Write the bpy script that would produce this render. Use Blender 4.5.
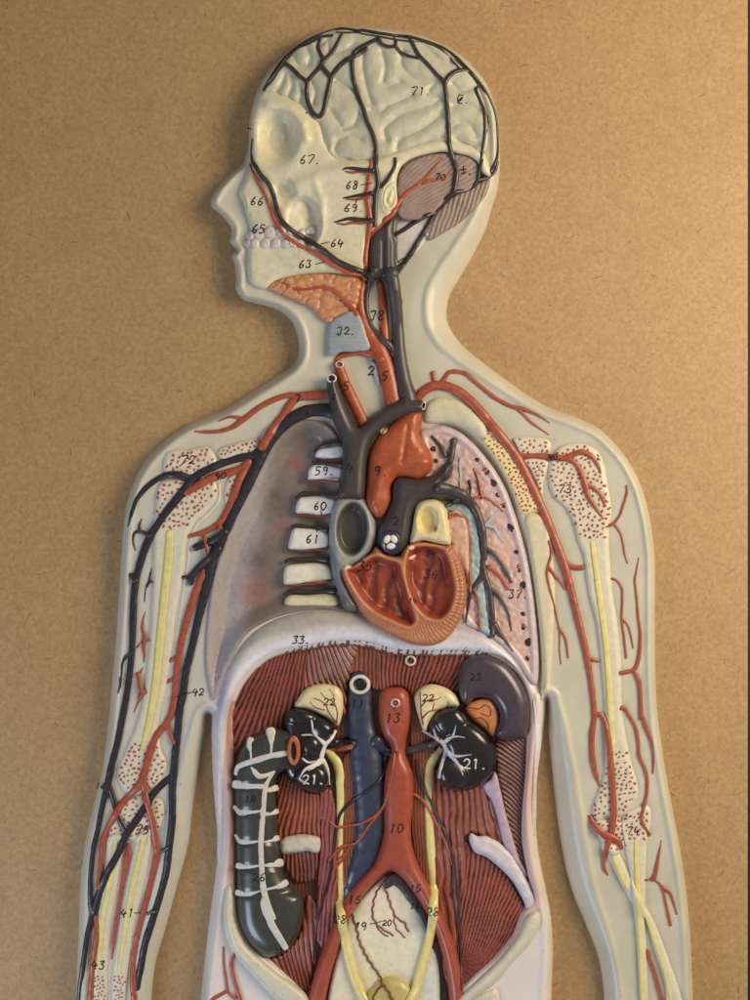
import bpy, math, random
import numpy as np
from mathutils.geometry import delaunay_2d_cdt
from mathutils import Vector
random.seed(7); RNG = np.random.RandomState(11)
for o in list(bpy.data.objects): bpy.data.objects.remove(o)
SC = bpy.context.scene
S = 0.0008            # metres per unit of the plan (one unit = one millimetre-ish of the model)
D = 1500.0            # viewing distance in plan units
CX, CY = 375.0, 500.0
def W(x, y, h):       # plan position + height above the board -> world
    x = np.asarray(x, float); y = np.asarray(y, float); h = np.asarray(h, float)
    k = 1 - h / D
    return np.stack([(x - CX) * k * S, -h * S + 0 * x, (CY - y) * k * S], -1)
# ---------------------------------------------------------------- camera
cam = bpy.data.cameras.new('camera'); co = bpy.data.objects.new('camera', cam); SC.collection.objects.link(co)
co.location = (0, -D * S, 0); co.rotation_euler = (math.pi / 2, 0, 0)
cam.sensor_fit = 'VERTICAL'; cam.sensor_height = 36; cam.lens = 36 * D / 1000.0
cam.clip_start = 0.02; cam.clip_end = 50
SC.camera = co
# ---------------------------------------------------------------- world and lamps
w = bpy.data.worlds.new('World'); SC.world = w; w.use_nodes = True
w.node_tree.nodes['Background'].inputs[0].default_value = (0.80, 0.78, 0.80, 1)
w.node_tree.nodes['Background'].inputs[1].default_value = 0.28
def lamp(name, loc, tgt, size, power, col):
    l = bpy.data.lights.new(name, 'AREA'); l.shape = 'RECTANGLE'; l.size, l.size_y = size; l.energy = power; l.color = col
    o = bpy.data.objects.new(name, l); SC.collection.objects.link(o); o.location = loc
    o.rotation_euler = (Vector(tgt) - Vector(loc)).to_track_quat('-Z', 'Y').to_euler()
lamp('room_lamp', (1.0, -0.76, 0.36), (0.14, 0, 0.0), (0.68, 0.68), 18.5, (1.0, 0.83, 0.60))
lamp('window_light', (-1.0, -0.75, -1.0), (-0.32, 0, -0.35), (0.5, 0.7), 10.5, (0.72, 0.81, 1.0))
SC.view_settings.view_transform = 'Standard'; SC.view_settings.look = 'None'
SC.view_settings.gamma = 1; SC.view_settings.exposure = 0
SC.render.engine = 'CYCLES'
# ---------------------------------------------------------------- numeric helpers
def T(t, pts):
    x0, y0, k = t
    return [(x0 + p[0] / k, y0 + p[1] / k) + tuple(p[2:]) for p in pts]
tA=(200,20,4.6875); tB=(350,20,4.6875); tC=(200,160,4.6875); tD=(350,160,4.6875); tE=(290,290,4.6875)
tG=(280,420,4.6875); tH=(400,400,4.6875); tI=(280,520,4.6875); tJ=(400,520,4.6875); tK=(210,620,4.6875)
tL=(340,640,3.75); tM=(210,760,4.6875); tN=(300,820,4.1667); tO=(200,880,5.357); tP=(430,800,4.4118)
tQ=(100,500,4.6875); tR=(70,680,4.6875); tS=(70,820,4.6875); tU=(470,360,4.1667); tV=(530,520,4.4118)
tW=(560,700,5.357); tX=(560,830,4.6875); uB=(100,360,3.75); uD=(420,180,3.409); uG=(210,250,3.409); uH=(200,420,4.1667)
tc=(270,640,7.5); tg=(330,730,5.357); th=(225,720,6.25); tj=(340,150,7.5); tk=(330,360,6.25); tn=(150,440,5.0)
def catmull(pts, step=2.0, closed=False):
    P = np.array(pts, float); n = len(P)
    if n < 3 and not closed:
        L = max(2, int(np.hypot(*(P[1, :2] - P[0, :2])) / step) + 1)
        return np.array([P[0] + (P[-1] - P[0]) * t for t in np.linspace(0, 1, L)])
    out = []
    rng = range(n) if closed else range(n - 1)
    for i in rng:
        if closed: p0, p1, p2, p3 = P[(i - 1) % n], P[i], P[(i + 1) % n], P[(i + 2) % n]
        else: p0, p1, p2, p3 = P[max(i - 1, 0)], P[i], P[i + 1], P[min(i + 2, n - 1)]
        m = max(1, int(math.ceil(np.hypot(*(p2[:2] - p1[:2])) / step)))
        # centripetal-ish: limit tangents by the segment length
        L = np.hypot(*(p2[:2] - p1[:2])) + 1e-6
        def tan(a, b, c):
            v = c - a; l = np.hypot(*v[:2]) + 1e-6
            return v / l * L
        m1 = tan(p0, p1, p2) if (closed or i > 0) else (p2 - p1); m2 = tan(p1, p2, p3) if (closed or i < n - 2) else (p2 - p1)
        m1 = m1 * 0.85; m2 = m2 * 0.85
        m1[2:] = 0; m2[2:] = 0
        for j in range(m):
            t = j / m; t2 = t * t; t3 = t2 * t
            out.append((2*t3-3*t2+1)*p1 + (t3-2*t2+t)*m1 + (-2*t3+3*t2)*p2 + (t3-t2)*m2)
    if not closed: out.append(P[-1])
    return np.array(out)
R0, X0, Y0 = 2, 40, -20             # raster: cells per unit, origin
NX, NY = 720 * R0, 1160 * R0
HM = np.zeros((NY, NX), np.float32)
def samp(A, x, y, ox=0, oy=0):
    u = np.clip((np.asarray(x) - X0) * R0 - ox, 0, A.shape[1] - 1.001); v = np.clip((np.asarray(y) - Y0) * R0 - oy, 0, A.shape[0] - 1.001)
    i = u.astype(int); j = v.astype(int); a = u - i; b = v - j
    return (A[j, i]*(1-a)+A[j, i+1]*a)*(1-b) + (A[j+1, i]*(1-a)+A[j+1, i+1]*a)*b
def window(poly, pad=1):
    a = np.array(poly)[:, :2]
    i0 = max(0, int((a[:, 0].min() - pad - X0) * R0)); i1 = min(NX, int((a[:, 0].max() + pad - X0) * R0) + 2)
    j0 = max(0, int((a[:, 1].min() - pad - Y0) * R0)); j1 = min(NY, int((a[:, 1].max() + pad - Y0) * R0) + 2)
    return i0, i1, j0, j1
def grid_xy(win):
    i0, i1, j0, j1 = win
    return np.meshgrid(np.arange(i0, i1) / R0 + X0, np.arange(j0, j1) / R0 + Y0)
def inside(poly, x, y):
    x = np.asarray(x); y = np.asarray(y); c = np.zeros(x.shape, bool); P = np.array(poly)[:, :2]; n = len(P)
    if x.size > 20000 and x.ndim == 2:      # regular grid: row by row toggles
        ys = y[:, 0]; xs = x[0]
        tog = np.zeros((len(ys), len(xs) + 1), bool)
        for i in range(n):
            ax, ay = P[i]; bx, by = P[(i + 1) % n]
            if ay == by: continue
            r = np.where((ys >= min(ay, by)) & (ys < max(ay, by)))[0]
            if len(r) == 0: continue
            xc = ax + (ys[r] - ay) * (bx - ax) / (by - ay)
            k = np.clip(np.ceil((xc - xs[0]) * R0), 0, len(xs)).astype(int)
            np.logical_xor.at(tog, (r, k), True)
        return np.logical_xor.accumulate(tog, axis=1)[:, :-1]
    for i in range(n):
        ax, ay = P[i]; bx, by = P[(i + 1) % n]
        if ay == by: continue
        m = ((ay > y) != (by > y)) & (x < (bx - ax) * (y - ay) / (by - ay) + ax)
        c ^= m
    return c
def dist_raster(P, win, R, closed=True, attr=None):
    i0, i1, j0, j1 = win
    d = np.full((j1 - j0, i1 - i0), R, np.float32); a = None if attr is None else np.full(d.shape, attr[0], np.float32)
    n = len(P)
    for i in range(n if closed else n - 1):
        ax, ay = P[i][:2]; bx, by = P[(i + 1) % n][:2]
        u0 = max(i0, int((min(ax, bx) - R - X0) * R0)); u1 = min(i1, int((max(ax, bx) + R - X0) * R0) + 2)
        v0 = max(j0, int((min(ay, by) - R - Y0) * R0)); v1 = min(j1, int((max(ay, by) + R - Y0) * R0) + 2)
        if u1 <= u0 or v1 <= v0: continue
        xs = (np.arange(u0, u1) / R0 + X0)[None, :]; ys = (np.arange(v0, v1) / R0 + Y0)[:, None]
        L2 = (bx-ax)**2 + (by-ay)**2 + 1e-9
        t = np.clip(((xs-ax)*(bx-ax) + (ys-ay)*(by-ay)) / L2, 0, 1)
        dd = np.sqrt((xs - ax - t*(bx-ax))**2 + (ys - ay - t*(by-ay))**2)
        s = d[v0-j0:v1-j0, u0-i0:u1-i0]; m = dd < s; s[m] = dd[m]
        if a is not None:
            aw = attr[i] + t * (attr[(i+1) % n] - attr[i]); q = a[v0-j0:v1-j0, u0-i0:u1-i0]; q[m] = np.broadcast_to(aw, m.shape)[m]
    return d if a is None else (d, a)
def pdist(x, y, pts, closed=False):
    P = np.array(pts, float)[:, :2]; d = np.full(np.shape(x), 1e9); n = len(P)
    for i in range(n if closed else n - 1):
        a = P[i]; b = P[(i + 1) % n]; L2 = ((b - a)**2).sum() + 1e-9
        t = np.clip(((x-a[0])*(b[0]-a[0]) + (y-a[1])*(b[1]-a[1])) / L2, 0, 1)
        d = np.minimum(d, np.hypot(x - a[0] - t*(b[0]-a[0]), y - a[1] - t*(b[1]-a[1])))
    return d
_nt = np.random.RandomState(5).rand(256, 256)
def vn(x, y, sc, seed=0):
    u = np.asarray(x) / sc + seed * 17.3 + 1000; v = np.asarray(y) / sc + seed * 9.1 + 1000
    i = np.floor(u).astype(int); j = np.floor(v).astype(int); a = u - i; b = v - j; a = a*a*(3-2*a); b = b*b*(3-2*b)
    g = lambda p, q: _nt[p % 256, q % 256]
    return ((g(i, j)*(1-a)+g(i+1, j)*a)*(1-b) + (g(i, j+1)*(1-a)+g(i+1, j+1)*a)*b) * 2 - 1
def fbm(x, y, sc, seed=0): return 0.6*vn(x, y, sc, seed) + 0.3*vn(x, y, sc*.5, seed+3) + 0.15*vn(x, y, sc*.25, seed+5)
def ss(t): t = np.clip(t, 0, 1); return t*t*(3-2*t)
def rnd(d, w): t = np.clip(d / w, 0, 1); return np.sqrt(1 - (1-t)**2)
def ell(x, y, cx, cy, rx, ry, ang=0):
    c, s = math.cos(ang), math.sin(ang); u = (x-cx)*c + (y-cy)*s; v = -(x-cx)*s + (y-cy)*c
    return np.sqrt((u/rx)**2 + (v/ry)**2)
# ---------------------------------------------------------------- materials
def lin(c):
    a = np.array(c, float) / 255; return np.where(a <= .04045, a/12.92, ((a+.055)/1.055)**2.4)
MATS = {}
def mat(name, rgb, rough=0.42, mott=0.10, bump=0.12, coat=0.0, attr=False, nscale=220, spec=0.5):
    if name in MATS: return MATS[name]
    m = bpy.data.materials.new(name); m.use_nodes = True; nt = m.node_tree; N = nt.nodes; L = nt.links
    b = N['Principled BSDF']; tcn = N.new('ShaderNodeTexCoord')
    n1 = N.new('ShaderNodeTexNoise'); n1.inputs['Scale'].default_value = nscale; n1.inputs['Detail'].default_value = 5
    L.new(tcn.outputs['Object'], n1.inputs['Vector'])
    mr = N.new('ShaderNodeMapRange'); mr.inputs['To Min'].default_value = 1 - mott*1.6; mr.inputs['To Max'].default_value = 1 + mott*1.4
    mr.inputs['From Min'].default_value = .25; mr.inputs['From Max'].default_value = .75
    L.new(n1.outputs['Fac'], mr.inputs['Value'])
    mul = N.new('ShaderNodeMix'); mul.data_type = 'RGBA'; mul.blend_type = 'MULTIPLY'; mul.inputs['Factor'].default_value = 1
    if attr:
        at = N.new('ShaderNodeAttribute'); at.attribute_name = 'paint'; L.new(at.outputs['Color'], mul.inputs[6])
    else: mul.inputs[6].default_value = (*lin(rgb), 1)
    L.new(mr.outputs[0], mul.inputs[7])
    sp = N.new('ShaderNodeTexNoise'); sp.inputs['Scale'].default_value = 420; sp.inputs['Detail'].default_value = 1; L.new(tcn.outputs['Object'], sp.inputs['Vector'])
    s2 = N.new('ShaderNodeMapRange'); s2.inputs['From Min'].default_value = .735; s2.inputs['From Max'].default_value = .79; s2.inputs['To Max'].default_value = .55; L.new(sp.outputs['Fac'], s2.inputs['Value'])
    m3 = N.new('ShaderNodeMix'); m3.data_type = 'RGBA'; L.new(s2.outputs[0], m3.inputs['Factor']); L.new(mul.outputs[2], m3.inputs[6]); m3.inputs[7].default_value = (*lin((96, 78, 60)), 1)
    L.new(m3.outputs[2], b.inputs['Base Color'])
    n2 = N.new('ShaderNodeTexNoise'); n2.inputs['Scale'].default_value = 900; n2.inputs['Detail'].default_value = 3
    L.new(tcn.outputs['Object'], n2.inputs['Vector'])
    r2 = N.new('ShaderNodeMapRange'); r2.inputs['To Min'].default_value = rough - .07; r2.inputs['To Max'].default_value = rough + .1
    L.new(n1.outputs['Fac'], r2.inputs['Value']); L.new(r2.outputs[0], b.inputs['Roughness'])
    bp = N.new('ShaderNodeBump'); bp.inputs['Strength'].default_value = bump; bp.inputs['Distance'].default_value = 0.0006
    ad = N.new('ShaderNodeMath'); ad.operation = 'ADD'; L.new(n1.outputs['Fac'], ad.inputs[0]); L.new(n2.outputs['Fac'], ad.inputs[1])
    L.new(ad.outputs[0], bp.inputs['Height']); L.new(bp.outputs[0], b.inputs['Normal'])
    b.inputs['Specular IOR Level'].default_value = spec
    if coat: b.inputs['Coat Weight'].default_value = coat; b.inputs['Coat Roughness'].default_value = 0.12
    MATS[name] = m; return m
SKIN=(200,198,176); BONE=(212,207,186); RED=(178,66,44); ORED=(186,72,42); DARK=(72,64,66); NAVY=(52,50,60)
M_skin = mat('skin_paint', SKIN, .42, .05, .08, coat=.15, nscale=38, attr=True)
M_attr = mat('painted_plaster', SKIN, .42, .07, .10, coat=.15, attr=True)
M_gloss = mat('painted_gloss', SKIN, .40, .08, .12, coat=.15, attr=True)
M_bone = mat('bone_paint', BONE, .42, .06, .10, coat=.15)
M_skull = mat('skull_paint', (206,200,166), .42, .06, .12, coat=.15, nscale=90)
M_red = mat('artery_paint', (162,80,56), .40, .12, .20, coat=.2)
M_ored = mat('bright_artery_paint', (168,82,48), .40, .12, .20, coat=.2)
M_vein = mat('vein_paint', (54,45,47), .40, .14, .20, coat=.2)
M_navy = mat('blue_black_vein_paint', (42,40,49), .36, .14, .20, coat=.2)
M_grey = mat('grey_vein_paint', (66,59,60), .42, .10, .15, coat=.15)
M_cava = mat('slate_blue_paint', (54,60,82), .34, .12, .16, coat=.3)
M_yel = mat('marrow_yellow_paint', (222,212,136), .42, .08, .12)
M_ure = mat('ureter_yellow_paint', (226,214,142), .34, .07, .12, coat=.3)
M_dot = mat('marrow_red_paint', (168,80,60), .45, .15, .1)
M_ink = mat('black_ink', (28,22,22), .5, .1, .0)
M_wht = mat('white_paint', (226,224,220), .42, .05, .15)
M_blk = mat('black_gloss_paint', (24,21,22), .30, .15, .10, coat=.7)
# ---------------------------------------------------------------- scene tree
def link(o, parent=None):
    SC.collection.objects.link(o)
    if parent is not None: o.parent = parent
    return o
ROOT = link(bpy.data.objects.new('anatomical_model', None))
ROOT['label'] = 'painted anatomical relief of a head, arms and opened trunk with red and dark vessels'
ROOT['category'] = 'anatomical model'
def mesh_obj(name, V, F, m, parent, col=None, label=None, smooth=True):
    me = bpy.data.meshes.new(name); V = np.asarray(V, np.float32)
    tri = [np.asarray(f) for f in F]
    ls = np.array([len(f) for f in tri], np.int32); lv = np.concatenate(tri).astype(np.int32)
    me.vertices.add(len(V)); me.vertices.foreach_set('co', V.ravel())
    me.loops.add(len(lv)); me.loops.foreach_set('vertex_index', lv)
    me.polygons.add(len(ls)); me.polygons.foreach_set('loop_start', np.concatenate([[0], np.cumsum(ls)[:-1]]).astype(np.int32))
    me.update(calc_edges=True); me.validate()
    if smooth: me.polygons.foreach_set('use_smooth', np.ones(len(me.polygons), bool))
    if col is not None:
        a = me.color_attributes.new('paint', 'FLOAT_COLOR', 'POINT')
        c = np.ones((len(V), 4), np.float32); c[:, :3] = col; a.data.foreach_set('color', c.ravel())
    me.materials.append(m)
    o = link(bpy.data.objects.new(name, me), parent)
    if label: o['label'] = label
    return o
def relief(name, outline, hfun, m, parent=None, step=2.0, cfun=None, skirt=-3.0, sharp=False, R=30, reg=True, label=None, attrw=False, holes=()):
    P = catmull(outline, step, True) if not sharp else dens(outline, step)
    Hs = [catmull(h, step, True) for h in holes]
    win = window(P, 3); X, Y = grid_xy(win)
    wa = None
    if attrw: d, wa = dist_raster(P, win, R, attr=P[:, 2])
    else: d = dist_raster(P, win, R)
    ins = inside(P, X, Y)
    for h in Hs:
        d = np.minimum(d, dist_raster(h, win, R)); ins &= ~inside(h, X, Y)
    base = HM[win[2]:win[3], win[0]:win[1]].copy()
    arg = (wa,) if attrw else ()
    # vertices
    gx = np.arange(P[:, 0].min(), P[:, 0].max(), step); gy = np.arange(P[:, 1].min(), P[:, 1].max(), step * .87)
    GX, GY = np.meshgrid(gx, gy); GX = GX + (np.arange(len(gy)) % 2 * step * .5)[:, None]
    GX = GX.ravel(); GY = GY.ravel()
    dv = samp(d, GX, GY, win[0], win[2]); iv = samp(ins.astype(np.float32), GX, GY, win[0], win[2])
    k = (iv > .5) & (dv > step * .45); gx = GX[k]; gy = GY[k]
    loops = [P] + Hs; bx = np.concatenate([q[:, 0] for q in loops]); by = np.concatenate([q[:, 1] for q in loops])
    edges = []; o0 = 0
    for q in loops:
        n = len(q); edges += [(o0 + i, o0 + (i + 1) % n) for i in range(n)]; o0 += n
    VX = np.concatenate([bx, gx]); VY = np.concatenate([by, gy])
    r = delaunay_2d_cdt([Vector((a, b)) for a, b in zip(VX.tolist(), VY.tolist())], edges, [], 0, 1e-4)
    v = np.array([(a.x, a.y) for a in r[0]]); f = np.array(r[2], int)
    cx = v[f].mean(1); inn = inside(P, cx[:, 0], cx[:, 1]) if len(cx) < 5000 else np.concatenate([inside(P, c[:, 0], c[:, 1]) for c in np.array_split(cx, len(cx)//5000+1)])
    for h in Hs: inn &= ~inside(h, cx[:, 0], cx[:, 1])
    f = f[inn]
    a = v[f]; ar = (a[:, 1, 0]-a[:, 0, 0])*(a[:, 2, 1]-a[:, 0, 1]) - (a[:, 2, 0]-a[:, 0, 0])*(a[:, 1, 1]-a[:, 0, 1])
    f = f[np.abs(ar) > 1e-7]; ar = ar[np.abs(ar) > 1e-7]
    f[ar > 0] = f[ar > 0][:, ::-1]         # counter-clockwise seen from the front
    vd = samp(d, v[:, 0], v[:, 1], win[0], win[2]); vd = np.maximum(vd - .25, 0)
    nb = sum(len(q) for q in loops); vd[:nb] = 0
    vb = samp(HM, v[:, 0], v[:, 1])
    va = (samp(wa, v[:, 0], v[:, 1], win[0], win[2]),) if attrw else ()
    h = hfun(v[:, 0], v[:, 1], vd, vb, *va)
    col = None
    if cfun is not None: col = cfun(v[:, 0], v[:, 1], vd, h)
    # skirt
    e = np.concatenate([f[:, [0, 1]], f[:, [1, 2]], f[:, [2, 0]]]); key = set(map(tuple, e.tolist()))
    be = [(i, j) for i, j in map(tuple, e.tolist()) if (j, i) not in key]
    bidx = sorted({i for q in be for i in q}); mp = {i: len(v) + n for n, i in enumerate(bidx)}
    bi = np.array(bidx)
    sk = (h[bi] + skirt) if skirt < 0 else np.full(len(bi), 0.0)
    V = np.concatenate([W(v[:, 0], v[:, 1], h), W(v[bi, 0], v[bi, 1], sk)])
    F = [t for t in f] + [np.array([j, i, mp[i], mp[j]]) for i, j in be]
    if col is not None: col = np.concatenate([col, col[bi]])
    if reg:
        hr = hfun(X, Y, d, base, *arg); sl = HM[win[2]:win[3], win[0]:win[1]]
        sl[ins] = hr[ins]
    return mesh_obj(name, V, F, m, parent, col, label)
def dens(pts, step):
    out = []; n = len(pts)
    for i in range(n):
        a = np.array(pts[i], float); b = np.array(pts[(i+1) % n], float); m = max(1, int(math.ceil(np.hypot(*(b-a)[:2]) / step)))
        out += [a + (b-a)*j/m for j in range(m)]
    return np.array(out)
def smooth1(a, n):
    if len(a) < 3: return a
    k = np.ones(2*n+1) / (2*n+1); return np.convolve(np.pad(a, n, 'edge'), k, 'valid')
def tube(name, branches, m, parent=None, flat=.8, lift=.35, sides=10, reg=True, label=None, wob=.09, step=1.6, sm=4, hadd=0, taper=True, bluntend=False):
    """branches: list of point lists (x, y, r)"""
    V = []; F = []; segs = []
    for bi, br in enumerate(branches):
        C = catmull(br, step); x, y, r = C[:, 0], C[:, 1], C[:, 2].copy()
        n = len(C)
        if n < 2: continue
        s = np.concatenate([[0], np.cumsum(np.hypot(np.diff(x), np.diff(y)))])
        if wob: r = r * (1 + wob * vn(s + x[0], s * 0 + y[0], 5, bi)); 
        tx = np.gradient(x); ty = np.gradient(y); l = np.hypot(tx, ty) + 1e-9; nx, ny = -ty/l, tx/l
        if wob:
            jt = wob * 1.2 * vn(s + 31 * x[0], y * 0 + 5, 9, bi) ; x = x + nx*jt; y = y + ny*jt
        hh = samp(HM, x, y)
        kk = max(1, int(np.mean(r) / step)); kk = min(kk, 4)
        mx = np.max([np.roll(np.pad(hh, kk, 'edge'), q)[kk:-kk] for q in range(-kk, kk+1)], 0) if kk else hh
        hc = smooth1(.5*mx + .5*hh, sm) + lift * r * flat + hadd
        # rounded ends
        def ring(px, py, ph, pr, nx_, ny_, tx_, ty_):
            a = np.arange(sides) * 2*math.pi / sides + .3
            return W(px + nx_*pr*np.cos(a), py + ny_*pr*np.cos(a), ph + flat*pr*np.sin(a))
        rings = []
        q = [(-.75, .55), (-.4, .86)]
        t0 = (tx[0]/l[0], ty[0]/l[0]); t1 = (tx[-1]/l[-1], ty[-1]/l[-1])
        for o_, k_ in q: rings.append(ring(x[0]+t0[0]*o_*r[0], y[0]+t0[1]*o_*r[0], hc[0], r[0]*k_, nx[0], ny[0], 0, 0))
        for i in range(n): rings.append(ring(x[i], y[i], hc[i], r[i], nx[i], ny[i], 0, 0))
        for o_, k_ in q[::-1]: rings.append(ring(x[-1]-t1[0]*o_*r[-1], y[-1]-t1[1]*o_*r[-1], hc[-1], r[-1]*k_, nx[-1], ny[-1], 0, 0))
        b0 = sum(len(v) for v in V); V += rings; nr = len(rings)
        for i in range(nr-1):
            for k in range(sides):
                k2 = (k+1) % sides
                F.append(np.array([b0+i*sides+k, b0+i*sides+k2, b0+(i+1)*sides+k2, b0+(i+1)*sides+k]))
        F.append(np.arange(b0, b0+sides)[::-1]); F.append(np.arange(b0+(nr-1)*sides, b0+nr*sides))
        segs.append((x, y, r, hc))
    V = np.concatenate(V)
    o = mesh_obj(name, V, F, m, parent, None, label)
    o.data.update()
    if reg:
        for x, y, r, hc in segs:
            for i in range(0, len(x)):
                rr = r[i]; i0 = max(0, int((x[i]-rr-X0)*R0)); i1 = int((x[i]+rr-X0)*R0)+2; j0 = max(0, int((y[i]-rr-Y0)*R0)); j1 = int((y[i]+rr-Y0)*R0)+2
                xs = (np.arange(i0, i1)/R0+X0)[None, :]; ys = (np.arange(j0, j1)/R0+Y0)[:, None]
                q = rr*rr - (xs-x[i])**2 - (ys-y[i])**2
                sl = HM[j0:j1, i0:i1]
                if sl.size == 0: continue
                q = q[:sl.shape[0], :sl.shape[1]]
                k = q > 0; z = hc[i] + flat*np.sqrt(np.maximum(q, 0)); sl[k] = np.maximum(sl[k], z[k])
    return o
def RR(pts, r0, r1=None):
    """give a list of (x, y) a radius that runs from r0 to r1"""
    r1 = r0 if r1 is None else r1; n = len(pts)
    return [(p[0], p[1], r0 + (r1-r0)*i/max(1, n-1)) for i, p in enumerate(pts)]
def blobs(name, items, m, parent=None, th=.6, label=None, irr=.2, reg=False, n=9):
    """flat rounded dabs of paint: items (x, y, rx, ry, angle)"""
    V = []; F = []; b = 0
    for (x, y, rx, ry, an) in items:
        ph = random.random()*6; a = np.arange(n)*2*math.pi/n
        k = 1 + irr*np.sin(2*a+ph) + irr*.6*np.sin(3*a+ph*2)
        u = rx*np.cos(a)*k; v = ry*np.sin(a)*k; c, s = math.cos(an), math.sin(an)
        X = x + u*c - v*s; Y = y + u*s + v*c
        h1 = samp(HM, X, Y); h0 = float(samp(HM, x, y)); Xi = x + (X-x)*.6; Yi = y + (Y-y)*.6; h2 = samp(HM, Xi, Yi)
        V += [W(X, Y, h1-.3), W(Xi, Yi, h2+th*.8), W([x], [y], [max(h0, h2.mean())+th])]
        for i in range(n):
            j = (i+1) % n
            F += [np.array([b+i, b+n+i, b+n+j, b+j]), np.array([b+n+i, b+2*n, b+n+j])]
        b += 2*n+1
    return mesh_obj(name, np.concatenate(V), F, m, parent, None, label)
def dots(outline, parent, spacing=5.2, r=1.35, avoid=(), keep=None, name='marrow_spots'):
    P = catmull(outline, 2, True); pts = []
    a = P.min(0); b = P.max(0)
    for _ in range(int((b[0]-a[0])*(b[1]-a[1])*1.2)):
        x = random.uniform(a[0], b[0]); y = random.uniform(a[1], b[1])
        if keep and not keep(x, y): continue
        if any((x-p[0])**2 + (y-p[1])**2 < (spacing*random.uniform(.75, 1.1))**2 for p in pts): continue
        pts.append((x, y))
    A = np.array(pts); k = inside(P, A[:, 0], A[:, 1]) & (pdist(A[:, 0], A[:, 1], P[::2], True) > 2.2)
    it = [(x, y, r*1.38*random.uniform(.75, 1.3), r*1.38*random.uniform(.6, 1.0), random.random()*3.1) for x, y in A[k]]
    return blobs(name, it, M_dot, parent, .7)
def paint(rgb, rgb2=None, f=None):
    a = lin(rgb)
    def fn(x, y, d, h):
        c = np.tile(a, (len(x), 1))
        if f is not None: t = np.clip(f(x, y, d, h), 0, 1)[:, None]; c = c*(1-t) + lin(rgb2)*t
        return c
    return fn
def mixc(c, rgb, t): t = np.clip(t, 0, 1)[:, None]; return c*(1-t) + lin(rgb)*t
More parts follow.
